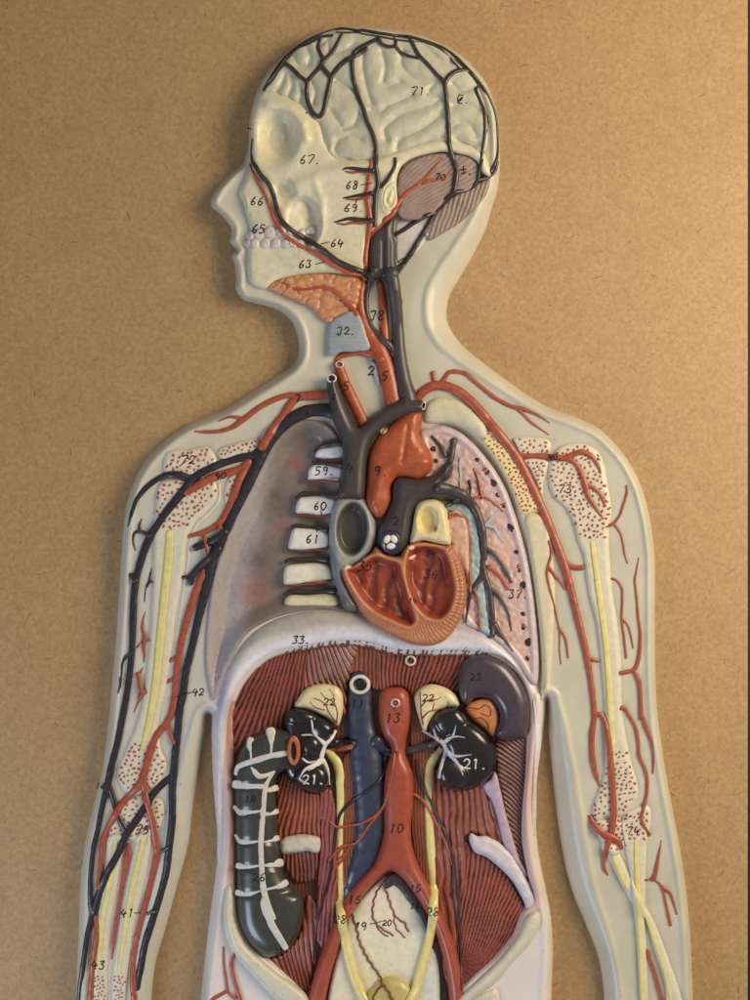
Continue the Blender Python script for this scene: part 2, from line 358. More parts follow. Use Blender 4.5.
# ================================================================ board and the dark wall beyond its edge
def fibre_board():
    m = bpy.data.materials.new('fibreboard'); m.use_nodes = True; nt = m.node_tree; N = nt.nodes; L = nt.links
    b = N['Principled BSDF']; b.inputs['Roughness'].default_value = .55; b.inputs['Specular IOR Level'].default_value = .35
    tcn = N.new('ShaderNodeTexCoord')
    def math_(op, a, c=None):
        n = N.new('ShaderNodeMath'); n.operation = op
        for i, q in enumerate((a, c)):
            if q is None: continue
            if isinstance(q, (int, float)): n.inputs[i].default_value = q
            else: L.new(q, n.inputs[i])
        return n.outputs[0]
    def noise(sc, det=4, dist=0, rough=.6):
        n = N.new('ShaderNodeTexNoise'); n.inputs['Scale'].default_value = sc; n.inputs['Detail'].default_value = det
        n.inputs['Distortion'].default_value = dist; n.inputs['Roughness'].default_value = rough
        L.new(tcn.outputs['Object'], n.inputs['Vector']); return n
    def fibres(scale, ln, wd, keep, seed):
        # every Voronoi cell holds one short, slightly bent strand with its own direction
        dn = noise(scale * .9, 2); off = N.new('ShaderNodeVectorMath'); off.operation = 'MULTIPLY_ADD'
        L.new(dn.outputs['Color'], off.inputs[0]); off.inputs[1].default_value = (.55/scale, 0, .55/scale)
        L.new(tcn.outputs['Object'], off.inputs[2])
        fl = N.new('ShaderNodeVectorMath'); fl.operation = 'MULTIPLY_ADD'; L.new(off.outputs[0], fl.inputs[0]); fl.inputs[1].default_value = (1, 0, 1); fl.inputs[2].default_value = (seed, 0, seed*1.7)
        v = N.new('ShaderNodeTexVoronoi'); v.inputs['Scale'].default_value = scale; L.new(fl.outputs[0], v.inputs['Vector'])
        df = N.new('ShaderNodeVectorMath'); df.operation = 'SUBTRACT'; L.new(fl.outputs[0], df.inputs[0]); L.new(v.outputs['Position'], df.inputs[1])
        sep = N.new('ShaderNodeSeparateXYZ'); L.new(df.outputs[0], sep.inputs[0])
        sc = N.new('ShaderNodeSeparateColor'); L.new(v.outputs['Color'], sc.inputs[0])
        an = math_('MULTIPLY', sc.outputs[0], 6.283); c = math_('COSINE', an); s = math_('SINE', an)
        u = math_('ADD', math_('MULTIPLY', sep.outputs[0], c), math_('MULTIPLY', sep.outputs[2], s))
        w_ = math_('SUBTRACT', math_('MULTIPLY', sep.outputs[2], c), math_('MULTIPLY', sep.outputs[0], s))
        lu = math_('MULTIPLY', sc.outputs[1], ln)
        a = N.new('ShaderNodeMapRange'); a.inputs['From Min'].default_value = 0; a.inputs['From Max'].default_value = wd; a.inputs['To Min'].default_value = 1; a.inputs['To Max'].default_value = 0
        L.new(math_('ABSOLUTE', w_), a.inputs['Value'])
        e = math_('LESS_THAN', math_('ABSOLUTE', u), lu)
        k = math_('LESS_THAN', sc.outputs[2], keep)
        return math_('MULTIPLY', math_('MULTIPLY', a.outputs[0], e), k)
    n1 = noise(9, 5); n2 = noise(260, 6, .6, .7); n3 = noise(45, 4, 1.0)
    cr = N.new('ShaderNodeValToRGB'); L.new(n2.outputs['Fac'], cr.inputs[0])
    cr.color_ramp.elements[0].position = .25; cr.color_ramp.elements[0].color = (*lin((150, 122, 84)), 1)
    cr.color_ramp.elements[1].position = .75; cr.color_ramp.elements[1].color = (*lin((202, 170, 122)), 1)
    def mixn(fac, A, col, blend='MIX', k=1.0):
        x = N.new('ShaderNodeMix'); x.data_type = 'RGBA'; x.blend_type = blend
        f = math_('MULTIPLY', fac, k); L.new(f, x.inputs['Factor']); L.new(A, x.inputs[6]); x.inputs[7].default_value = (*lin(col), 1); return x.outputs[2]
    c = mixn(n1.outputs['Fac'], cr.outputs[0], (150, 118, 80), k=.35)
    c = mixn(math_('POWER', n3.outputs['Fac'], 2.0), c, (140, 106, 66), k=.55)
    fs = [fibres(230, .0016, .00035, .5, 3.1), fibres(120, .0035, .00034, .42, 7.7), fibres(85, .0050, .00036, .25, 1.3)]
    c = mixn(fibres(150, .0030, .00045, .5, 11.3), c, (208, 178, 134), k=.2)
    c = mixn(fs[0], c, (132, 98, 62), k=.3); c = mixn(fs[1], c, (118, 84, 50), k=.50); c = mixn(fs[2], c, (84, 56, 34), k=.60)
    c = mixn(fibres(42, .0035, .0005, .22, 5.9), c, (60, 38, 24), k=.75)
    L.new(c, b.inputs['Base Color'])
    bp = N.new('ShaderNodeBump'); bp.inputs['Strength'].default_value = .25; bp.inputs['Distance'].default_value = .0008
    L.new(n2.outputs['Fac'], bp.inputs['Height']); L.new(bp.outputs[0], b.inputs['Normal'])
    return m
def box(name, x0, x1, y0, y1, z0, z1, m, parent=None):
    V = [(x, y, z) for x in (x0, x1) for y in (y0, y1) for z in (z0, z1)]
    F = [(0,1,3,2), (4,6,7,5), (0,4,5,1), (2,3,7,6), (0,2,6,4), (1,5,7,3)]
    return mesh_obj(name, V, [np.array(f) for f in F], m, parent, smooth=False)
BX = (748.0 - CX) * S
bd = box('backing_board', -.62, BX, 0.0, .012, -.85, .62, fibre_board())
bd['label'] = 'brown flecked fibreboard panel standing flat behind the model'; bd['category'] = 'board'
bm_ = bd.modifiers.new('b', 'BEVEL'); bm_.width = .0008; bm_.segments = 2
wl = box('wall', -2.5, 2.5, .25, .27, -2.5, 2.5, mat('dark_wall', (38, 26, 20), .7, .2, .1, nscale=8)); wl['kind'] = 'structure'
# ================================================================ body shell
HEADR = [(375,27,5),(350,26,5),(338.7,27.5,5),(319.5,31,5),(302,39,5),(285,54,5),(268,71,5),(256.5,92.5,5),(251,112,5),(249,129,5),(248,148,5),(242.7,163,5),(232,172,5),(219,185.6,5),(212.5,196,5),(210.7,203,5),(213,208,5),(223.5,217.6,5),(231,228,5),(231,235,5),(229.7,241,5),(232,245,5),(236.5,249.5,4),(232.5,254,4),(232.3,258,4),(235,266,5),(236,280,5),(235.5,289,5),(243.7,300,6),(260,304.5,7),(280,311,7),(292,322,7),(298,338,7),(298,355.6,7),(290,367,8),(268.7,380.5,9),(249,393,9),(220,410.7,9),(185,425.5,8),(161,442.7,8),(145,461,7),(134.7,480,6),(127,504,6),(123.5,530,6),(121,560,6),(117,626,6),(112.8,674,6),(109,718,6),(102.7,767,6),(95,800,6),(87,833,6),(81,877,6),(78.5,938,6),(76,1000,6),(75,1060,6),(76,1118,6),
 (100,1122,8),(151,1118,16),(151,1060,18),(151.5,1000,18),(155,965,18),(165,930,19),(177,886,20),(188,846,20),(193,806,18),(200,758,15),(205,730,13),(208.5,714,9),(212,728,8),(214.5,758,9),(219,806,9),(219,841,9),(215,880,9),(210,916,9),(205,958.6,9),(200.6,1000,9),(196,1060,10),(194,1118,10),
 (300,1124,10),(440,1124,10),(556,1118,9),(554,1060,9),(551.5,1000,9),(553,950,8),(551,918,8),(546,890,8),(540,862,8),(536.5,834,8),(535,806,8),(537,776,8),(542.5,738,8),(545.5,716,8),(547.3,700,10),(549,738,18),(553,779,22),(558,823,24),(565,864,24),(574,896,22),(585,922,19),(597,952,16),(602,975,16),(604,1000,17),(605,1060,17),(606,1118,16),
 (650,1122,8),(697,1118,6),(695,1060,6),(693,1000,6),(690,932,6),(685,881,6),(678.5,840,6),(670,796,6),(661.5,745,6),(657,708,6),(655,660,6),(655,600,6),(654.5,555,6),(650,519,6),(641,486,6),(627,459,6),(602,431,7),(578,418,8),(546,406,8),(520,390,9),(490,368,11),(464,347,14),(452,332,18),(446.5,318,20),(449,297,22),(459,279,22),(473,255,20),(485,231,17),(491.5,209,13),(497.5,190,9),(500,165,6),(499.5,139,5),(497,111.7,5),(486.5,84,5),(469.5,62.7,5),(450,48,5),(420,35,5),(388,28.5,5)]
CAV = [(228,727),(230,705),(244,677),(265,658),(280,651.5),(306,646.5),(338,642),(370,643.5),(393,650.5),(430,652),(470,652.5),(500,658.5),(521,675),(530.5,699),(531,738),(530,773),(526.5,812),(526.5,842),(532,875),(537,900),(525,915),(516,936),(498,959),(475,980),(455,1000),(440,1040),(320,1040),(306,1002),(275,970),(247,945),(235,917),(233,889),(233,845),(231,781)]
LINER = [(298,421),(313,419.5),(328,424),(338,436),(342,455),(343,480),(341,500),(337,530),(340,560),(346,592),(352,612),(325,609),(296,612),(272,619),(248,633),(231,660),(222,682),(214,700),(209,690),(205,660),(207,620),(214,575),(229,530),(248,493),(267,455),(279,435)]
TRENCH = [(404,424),(423,427),(440,420),(462,425),(484,442),(500,464),(514,490),(526,528),(533,560),(540,600),(545,640),(547,690),(540,700),(528,682),(512,655),(486,632),(464,620),(440,580),(410,470)]
SKULL_BED = [(268,94),(298,104),(320,128),(336,162),(380,161),(390,190),(384,214),(366,228),(360,268),(302,270),(262,282),(254,268),(255,240),(254,215),(254,180),(258,160),(257,120)]
HEART_BED = [(336,506),(350,498),(368,508),(400,500),(440,508),(452,550),(462,580),(455,618),(430,640),(396,632),(362,600),(344,575),(334,550)]
hSB = catmull(SKULL_BED, 5, True); hHB = catmull(HEART_BED, 5, True)
hCAV = catmull(CAV, 4, True); hLIN = catmull(LINER, 4, True); hTR = catmull(TRENCH, 4, True)
def soft(P, x, y, w_):
    """0 outside, rising to 1 over w_ inside the outline"""
    x = np.asarray(x); sh = x.shape
    if x.ndim == 2:
        win = (int(round((x[0,0]-X0)*R0)),)
    i = inside(P, x, y) if x.ndim == 2 else np.concatenate([inside(P, a, b) for a, b in zip(np.array_split(x, 40), np.array_split(np.asarray(y), 40))])
    out = np.zeros(sh); k = i
    d = pdist(x[k], np.asarray(y)[k], P[::2], True); out[k] = ss(d / w_); return out
def h_body(x, y, d, b, w_):
    t = np.clip(d / np.maximum(w_, 1), 0, 1)
    h = 1 + 21 * np.sin(t*math.pi/2)**.8
    q = d - w_
    h = h - 1.1*np.exp(-((q-3.5)/1.3)**2) - 1.5*ss((q-3)/3) + .5*np.exp(-((q-0)/2)**2)
    h = h + .35*fbm(x, y, 26, 2)
    h = h - 13*soft(hCAV, x, y, 8) - 14*soft(hLIN, x, y, 20) - 9*soft(hTR, x, y, 9) - 14*soft(hSB, x, y, 5) - 8*soft(hHB, x, y, 5)*(1-soft(hLIN, x, y, 3))*(1-soft(hTR, x, y, 3))
    return np.maximum(h, .5 + 20*np.sin(t*math.pi/2)**.8*.3)
def c_body(x, y, d, h):
    c = np.tile(lin((196,193,175)), (len(x), 1))
    tr = ss((y-610)/90) * ss((x-203)/8) * ss((556-x)/8)
    c = mixc(c, (222,214,210), tr); c = mixc(c, (176,172,190), .6*np.exp(-((x-216)/9)**2)*ss((y-560)/60)*ss((760-y)/60))
    q = np.where((y > 700) & (x > 200) & (x < 560), pdist(x, y, hCAV[::3], True), 99)
    c = mixc(c, (176,104,84), .85*np.exp(-(q/5.5)**2)*ss((300-x)/20)*ss((900-y)/30)); c = mixc(c, (206,150,136), .6*np.exp(-(q/5)**2)*ss((x-480)/20))
    c = mixc(c, (196,200,204), .35*ss((x-100)/30)*ss((215-x)/20)*ss((y-480)/40))
    return c
BODY = relief('body_shell', HEADR, h_body, M_skin, ROOT, step=2.2, skirt=1, R=46, attrw=True, cfun=c_body)
# ================================================================ chest cavity lining
def c_lin(x, y, d, h):
    c = np.tile(lin((128,117,109)), (len(x), 1))
    c = mixc(c, (162,155,157), 1 - ss((x - (212 + (660-y)*.14 + 18))/22) * 1.0)
    for cx, cy, r, k in ((277,501,15,.55),(258,560,17,.6),(308,441,13,.6),(330,590,10,.2)): c = mixc(c, (74,62,66), k*np.exp(-((x-cx)**2+(y-cy)**2)/r**2)*(.8+.3*vn(x,y,4)))
    for cx, cy, r, k in ((296,463,9,.5),(254,592,15,.5),(284,530,12,.25),(262,640,16,.15)): c = mixc(c, (160,70,62), k*np.exp(-((x-cx)**2+(y-cy)**2)/r**2))
    sp = vn(x, y, 2.2, 9); c = mixc(c, (90,70,64), (sp > .86)*.35)
    return c
relief('chest_cavity', LINER, lambda x, y, d, b: b + 1.2 + 2.0*rnd(d, 3) , M_attr, ROOT, step=2.2, cfun=c_lin)
# vertebrae
VB = [([(480,150),(490,125),(540,108),(600,105),(600,165),(530,162),(485,156)], (226,228,232)),
 ([(450,240),(455,202),(480,187),(592,197),(582,253),(450,247)], (226,228,232)),
 ([(400,385),(405,342),(420,322),(562,327),(552,391),(430,389)], (222,220,214)),
 ([(368,530),(385,457),(400,450),(527,467),(527,529),(380,540)], (222,220,214)),
 ([(350,680),(355,612),(385,602),(527,602),(545,664),(370,686)], (222,218,198)),
 ([(356,770),(364,734),(440,730),(560,728),(575,774),(450,778)], (212,206,172))]
for P_, c_ in VB:
    v_ = relief('vertebra', T(uH, P_), lambda x, y, d, b: b*.2 + 14 + 4.5*rnd(d, 4) + .3*fbm(x, y, 5), M_attr, ROOT, step=1.5, cfun=paint(c_), skirt=-8)
M_brown = mat('brown_red_paint', (128,60,40), .42, .15, .15)
DKL = [[(480,138),(495,120),(545,104),(600,101)],[(470,182),(500,181),(592,191)],[(402,333),(428,311),(500,316),(572,320)],[(383,452),(402,445),(460,455),(528,462)],[(356,596),(378,586),(460,584),(530,588)],[(353,735),(380,716),(470,722),(558,718)]]
RDL = [[(486,158),(530,165),(600,168)],[(436,249),(520,251),(582,257)],[(405,390),(470,395),(550,397)],[(368,541),(450,538),(527,535)],[(358,688),(440,680),(545,668)]]
for i, q in enumerate(DKL): tube('intercostal_vein', [RR(T(uH, [(a, b-5) for a, b in q]), 2.0, 2.6)], M_vein, ROOT, flat=.6, hadd=5.5)
for i, q in enumerate(RDL): tube('intercostal_artery', [RR(T(uH, [(a, b+3) for a, b in q]), 1.3, 1.6)], M_brown, ROOT, flat=.6, hadd=4.5)
# ================================================================ muscles of the abdominal wall
def muscle(name, outline, phase, hb, ca=(148,74,58), cb=(50,20,18), amp=2.4, step=1.15, edge=2.0, var=.35, gw=.62, mt=None):
    def ph(x, y): return phase(x, y) + .42*vn(x, y, 22, 4) + .07*vn(x, y, 6, 6)
    def hf(x, y, d, b):
        s = np.sin(2*math.pi*ph(x, y)); k = .85 + .25*vn(x, y, 26, 8)
        return hb(x, y) + amp*k*(np.abs(s*.5+.5)**.7) + edge*(rnd(d, 3)-1) + .07*vn(x, y, 2.5, 3)
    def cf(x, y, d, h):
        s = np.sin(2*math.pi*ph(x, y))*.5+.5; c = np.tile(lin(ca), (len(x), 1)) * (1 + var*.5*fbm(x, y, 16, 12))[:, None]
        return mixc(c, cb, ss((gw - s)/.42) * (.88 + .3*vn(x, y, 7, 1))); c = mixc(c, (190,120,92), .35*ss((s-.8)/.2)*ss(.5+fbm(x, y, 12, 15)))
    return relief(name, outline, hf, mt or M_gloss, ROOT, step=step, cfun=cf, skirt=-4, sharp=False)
def fan(cx, cy, n, swirl=0): return lambda x, y: np.arctan2(x-cx, y-cy) * n / (2*math.pi) + swirl*np.hypot(x-cx, y-cy)
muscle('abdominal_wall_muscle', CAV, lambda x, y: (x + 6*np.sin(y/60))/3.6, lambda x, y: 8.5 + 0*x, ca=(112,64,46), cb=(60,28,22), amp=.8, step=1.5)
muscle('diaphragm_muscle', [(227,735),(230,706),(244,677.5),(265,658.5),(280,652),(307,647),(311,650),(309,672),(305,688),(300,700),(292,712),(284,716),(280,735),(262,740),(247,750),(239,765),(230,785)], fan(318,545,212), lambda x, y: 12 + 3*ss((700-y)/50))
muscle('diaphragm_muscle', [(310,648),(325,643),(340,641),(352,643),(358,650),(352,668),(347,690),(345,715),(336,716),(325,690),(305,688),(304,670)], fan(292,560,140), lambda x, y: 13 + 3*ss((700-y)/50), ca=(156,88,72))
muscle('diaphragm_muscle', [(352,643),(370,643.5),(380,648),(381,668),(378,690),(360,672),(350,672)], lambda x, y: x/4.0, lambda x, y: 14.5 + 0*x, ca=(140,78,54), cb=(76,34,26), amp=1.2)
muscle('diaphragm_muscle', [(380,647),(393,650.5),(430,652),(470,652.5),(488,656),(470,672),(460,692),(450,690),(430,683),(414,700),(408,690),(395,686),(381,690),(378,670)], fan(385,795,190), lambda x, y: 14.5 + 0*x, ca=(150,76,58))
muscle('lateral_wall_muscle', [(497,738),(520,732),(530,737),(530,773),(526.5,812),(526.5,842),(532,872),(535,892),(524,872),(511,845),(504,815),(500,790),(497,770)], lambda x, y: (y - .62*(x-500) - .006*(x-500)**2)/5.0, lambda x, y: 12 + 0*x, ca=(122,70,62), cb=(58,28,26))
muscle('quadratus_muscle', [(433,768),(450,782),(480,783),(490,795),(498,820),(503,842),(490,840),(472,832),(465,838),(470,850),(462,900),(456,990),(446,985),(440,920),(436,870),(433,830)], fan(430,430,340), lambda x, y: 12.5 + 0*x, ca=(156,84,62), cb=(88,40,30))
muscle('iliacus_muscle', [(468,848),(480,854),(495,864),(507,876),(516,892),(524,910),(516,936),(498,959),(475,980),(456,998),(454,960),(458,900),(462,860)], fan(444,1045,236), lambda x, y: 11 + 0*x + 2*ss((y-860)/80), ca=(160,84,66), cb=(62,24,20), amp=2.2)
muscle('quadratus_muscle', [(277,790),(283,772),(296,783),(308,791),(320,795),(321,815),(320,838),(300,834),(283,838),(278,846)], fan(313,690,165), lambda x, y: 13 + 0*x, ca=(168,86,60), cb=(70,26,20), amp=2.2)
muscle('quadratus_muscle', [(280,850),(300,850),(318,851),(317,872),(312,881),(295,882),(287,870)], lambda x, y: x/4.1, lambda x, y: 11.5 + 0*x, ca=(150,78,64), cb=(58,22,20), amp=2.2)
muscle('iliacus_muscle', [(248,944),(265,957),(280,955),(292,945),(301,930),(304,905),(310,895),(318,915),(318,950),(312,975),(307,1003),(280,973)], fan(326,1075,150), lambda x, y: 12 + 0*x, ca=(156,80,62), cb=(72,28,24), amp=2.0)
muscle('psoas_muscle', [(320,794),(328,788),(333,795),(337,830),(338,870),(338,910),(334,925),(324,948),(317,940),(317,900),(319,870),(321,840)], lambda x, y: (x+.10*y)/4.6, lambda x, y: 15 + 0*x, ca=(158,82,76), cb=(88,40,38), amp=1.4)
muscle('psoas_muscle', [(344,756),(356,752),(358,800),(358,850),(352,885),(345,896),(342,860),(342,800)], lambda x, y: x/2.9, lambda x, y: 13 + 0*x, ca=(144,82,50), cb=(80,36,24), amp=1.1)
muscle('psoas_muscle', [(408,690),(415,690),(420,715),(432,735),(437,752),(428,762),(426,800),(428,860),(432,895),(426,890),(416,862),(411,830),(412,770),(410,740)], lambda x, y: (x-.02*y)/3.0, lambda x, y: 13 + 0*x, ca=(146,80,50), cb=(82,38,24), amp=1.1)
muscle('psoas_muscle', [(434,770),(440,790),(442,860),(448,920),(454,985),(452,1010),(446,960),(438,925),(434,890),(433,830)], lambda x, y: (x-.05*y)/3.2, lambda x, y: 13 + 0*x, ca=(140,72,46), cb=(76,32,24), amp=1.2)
# ================================================================ diaphragm (white dome) and rim of the trunk
DIA = [(219,868),(217,830),(213,780),(211.5,735),(213,712),(218,692),(226,668),(238,646),(254,629),(275,617),(300,610),(328,607),(360,610),(400,620),(440,622),(464,624),(487,632),(511,654),(528,681),(538,704),(541.5,738),(537,780),(535,835),(529,835),(531,780),(531,740),(530,699),(520,676),(500,660),(470,654),(430,653.5),(393,652),(370,645),(338,643.5),(306,648.5),(280,653.5),(265,660),(246,679),(232,707),(229,735),(231,785),(232,840),(231,868)]
def c_dia(x, y, d, h):
    c = np.tile(lin((206,202,200)), (len(x), 1))
    q = pdist(x, y, hCAV[::3], True)
    c = mixc(c, (172,166,158), ss((q-12)/10)*ss((440-x)/40)); c = mixc(c, (228,228,238), np.exp(-((q-5)/5)**2)*.9)
    c = mixc(c, (206,190,184), ss((y-725)/60)*.8)
    c = mixc(c, (122,126,168), .55*np.exp(-(((x-222)/9)**2 + ((y-700)/40)**2))); c = mixc(c, (150,150,190), .5*np.exp(-((y-627-(x-460)*.25)/7)**2)*(x > 440))
    return c
relief('diaphragm', DIA, lambda x, y, d, b: 13 + 14*rnd(d, 13)*(1-.75*ss((y-715)/120)) + .25*fbm(x, y, 20), M_attr, ROOT, step=1.8, cfun=c_dia, skirt=-8)
fr = []
for i in range(40):
    px = 288 + i*5.2 + random.uniform(-2.5, 2.5)
    k = np.argmin(np.abs(hCAV[:, 0]-px) + 1e3*(hCAV[:, 1] > 700)); py = hCAV[k][1]
    ln = random.uniform(2, 7.5)*(1 if px > 345 else .6); lean = .25 if px < 330 else (.5 if px > 430 else .1)
    fr.append([(px - 1, py+4, 1.5), (px, py+.5, 1.2), (px + lean*ln, py - ln*.55, .7), (px + lean*ln*1.7, py - ln, .2)])
tube('muscle_fringe', fr, mat('dark_muscle_paint', (104,54,50), .45, .1, .1), ROOT, flat=.4, lift=.1, reg=False, sides=6)
# ================================================================ hip bones, rib stubs, pelvis
relief('hip_bone', T(tO, [(150,20),(182,60),(190,200),(250,340),(400,480),(560,600),(600,680),(560,760),(400,640),(250,480),(160,370),(122,210),(126,90)]), lambda x, y, d, b: 17 + 12*rnd(d, 8) + .3*fbm(x, y, 14), M_bone, ROOT, step=2)
relief('hip_bone', [(527,914),(539,911),(541,924),(530,945),(509,968),(493,987),(470,1003),(452,1030),(440,1034),(455,1001),(475,980.5),(498,959),(516,936)], lambda x, y, d, b: 17 + 12*rnd(d, 8) + .3*fbm(x, y, 14), M_bone, ROOT, step=2)
relief('hip_bone', [(455,1016),(494,988),(500,1003),(497,1040),(450,1050)], lambda x, y, d, b: 20 + 5*rnd(d, 8), M_bone, ROOT, step=2.5)
def h_rib(x, y, d, b): return 13 + 6.5*rnd(d, 6) + .8*vn(x, y, 3, 3)*(d < 4)
relief('rib_stump', [(279,843),(285,837),(300,834),(312,835),(320,838),(321,846),(318,853),(308,851),(296,853),(282,854)], h_rib, mat('rib_paint', (206,198,184), .42, .12, .2), ROOT, step=1.3)
relief('rib_stump', [(469,837),(471,833),(477,836),(487,836),(500,843),(512,854),(520,867),(530,885),(539,903),(540,916),(530,916),(523,900),(513,882),(500,868),(486,857),(476,853),(471,846)], h_rib, mat('lilac_bone_paint', (212,206,212), .42, .08, .15), ROOT, step=1.5)
relief('lilac_band', [(483,786),(491,779),(495,772),(500,788),(505,810),(512,835),(520,860),(527,876),(519,869),(505,849),(498,822),(492,802)], lambda x, y, d, b: 14 + 3*rnd(d, 4), mat('lilac_paint', (180,162,184), .42, .1, .12), ROOT, step=1.5)
PEL = [(391,875),(405,885),(420,910),(433,938),(439,970),(440,1000),(441,1045),(326,1045),(328,1000),(333,972),(340,945),(346,922),(356,905),(372,888)]
def c_pel(x, y, d, h):
    c = np.tile(lin((226,222,198)), (len(x), 1)); c = mixc(c, (206,214,216), .6*ss((x-405)/25)*ss((y-905)/20)); c = mixc(c, (226,214,160), .5*np.exp(-((x-372)/22)**2)*ss((y-930)/50)); return c
relief('pelvic_floor', PEL, lambda x, y, d, b: 9 + 4*rnd(d, 8) + 5*ss((y-900)/90), M_attr, ROOT, step=2.2, cfun=c_pel)
relief('bladder', [(391,976),(406,981),(416,995),(420,1015),(416,1035),(391,1044),(366,1035),(362,1015),(366,995),(376,981)], lambda x, y, d, b: 17 + 10*rnd(d, 16), mat('bladder_paint', (192,180,112), .36, .08, .12, coat=.3), ROOT, step=2)
# ================================================================ bones of the arms
hb = lambda th, w_=6: (lambda x, y, d, b: b + th*rnd(d, w_) + .25*fbm(x, y, 12))
HUM_A = [(166.7,452),(185,450),(205,446.5),(213,452),(217,460),(216,467),(206,473),(190,477),(168,477),(163,470)]
HUM_B = [(159,483),(175,479),(196,482),(212,479),(218,490),(214,503),(203,515),(194,524),(187,540),(184,570),(177,607),(172,649),(166,690),(159,722),(161,748),(167,765),(162,780),(150,790),(135,795),(122,789),(117,772),(125,750),(136,722),(142,700),(146,670),(150,628),(152,585),(153,543),(155,510)]
ELB_A = [(125,802),(140,794),(150,797),(162,800),(165,815),(160,828),(150,836),(140,840),(114,840),(108,830),(114,815)]
ULN_A = [(108,836),(124,836),(122,860),(117,890),(111,925),(108,960),(107,1000),(106,1040),(92,1040),(92,1000),(93,960),(96,925),(102,885),(106,860)]
RAD_A = [(138,834),(151,830),(149,860),(142,895),(134,930),(129,965),(126,1000),(125,1040),(111,1040),(111,1000),(113,965),(118,930),(124,895),(131,860)]
for q, tkn in ((HUM_B, 3.2), (HUM_A, 3.4), (ELB_A, 3.0), (ULN_A, 3.0), (RAD_A, 3.0)):
    o = relief("arm_bone", q, hb(tkn, 5), M_bone, ROOT, step=1.9)
    if q is HUM_A: dots(q, o, 4.6)
    if q is HUM_B:
        dots(q, o, 4.8, keep=lambda x, y: (y < 528 and (x < 200 or y < 520)))
        dots(q, o, 4.4, r=1.25, keep=lambda x, y: y > 744 + (x-140)**2*.0)
        tube('marrow', [[(170,533,3.8),(168,564,4.2),(164,602,4.2),(159.7,645,4.2),(155,690,3.9),(149,723,3.4),(142.5,748,2.4)]], M_yel, o, flat=.15, lift=.9, wob=.05)
    if q is ELB_A: dots(q, o, 4.4, r=1.25)
    if q in (ULN_A, RAD_A):
        dots(q, o, 3.2, r=.9, keep=lambda x, y: y > 976)
        c_ = [(116,841,2.6),(110.5,878,2.8),(103,916,2.8),(99.9,950,2.4),(99,972,1.6)] if q is ULN_A else [(144.5,836,2.6),(138,863,2.8),(131,895,2.8),(125.5,927,2.6),(120.5,960,2),(119,974,1.5)]
        tube('marrow', [c_], M_yel, o, flat=.15, lift=.9)
SCA = T(uB, [(443,335),(470,320),(580,295),(600,305),(590,330),(572,346),(520,356),(462,376),(445,365)])
o = relief('shoulder_blade', SCA, hb(3, 4), M_bone, ROOT, step=1.6); dots(SCA, o, 4.0, r=1.2)
q = [(228,478),(240,473),(241,482),(233,498),(227,506),(224,490)]
o = relief('shoulder_blade', q, hb(2.6, 4), M_bone, ROOT, step=1.6); dots(q, o, 4.0, r=1.2)
tube('bone_edge', [[(219,485,1.6),(219,500,1.6),(208,514,1.5),(197,524,1.4),(190,542,1.3),(187,572,1.3),(182,600,1.2),(177,640,1.1)]], M_bone, ROOT, flat=.6, lift=0)
# other arm
M_ivory = mat('ivory_paint', (228,214,162), .42, .06, .1)
YB = [(489,430),(495,427),(504,441),(514,455),(523,470),(532,490),(541,511),(532,512),(522,514),(512,490),(498,464),(482,439)]
o = relief('shoulder_blade', YB, hb(2.6, 3), M_ivory, ROOT, step=1.6); dots(YB, o, 3.6, r=1.15)
q = T(tU, [(178,325),(250,320),(325,332),(337,350),(332,384),(290,392),(208,392),(190,360)])
o = relief('shoulder_blade', q, hb(3, 4), M_bone, ROOT, step=1.6); dots(q, o, 4.2, r=1.2)
q = T(tU, [(222,415),(325,420),(318,470),(303,520),(298,562),(275,520),(250,460)])
o = relief('shoulder_blade', q, hb(2.6, 4), M_bone, ROOT, step=1.6); dots(q, o, 4.0, r=1.15)
HUM_R = [(550.5,457),(560,446),(572,443),(588,445),(599,453),(605,468),(608,487),(611.5,509),(609,530),(609,547),(612,588),(617,622),(620.5,656),(621.5,692),(622,711),(626,737),(631,761),(636.5,780),(638,795),(630,808),(620,817),(606,817),(596,821),(591.5,812),(594,800),(601,782),(604.8,761),(606,737),(604.5,711),(603.7,701),(600,660),(595.5,622),(587,588),(583,556),(577,540),(573,524),(566,509),(554,498),(548.5,485),(548,468)]
ELB_R = [(594,823),(606,819),(621,819),(626,835),(625,848),(613,856),(604,846),(598,836)]
RADH = [(622,817),(634,808),(648,806),(651,819),(648,834),(646.5,850),(645.5,880),(645,915),(646.4,950),(648,1000),(649,1040),(640,1040),(639.5,1000),(637,950),(633,905),(629,872),(624.5,845)]
ULN_R = [(600.5,843),(613,845),(620,855),(632,880),(645,905),(656,926),(671,966),(682,1000),(690,1040),(668,1040),(664.5,984),(654,950),(646,921),(634,906),(628,898),(611,864)]
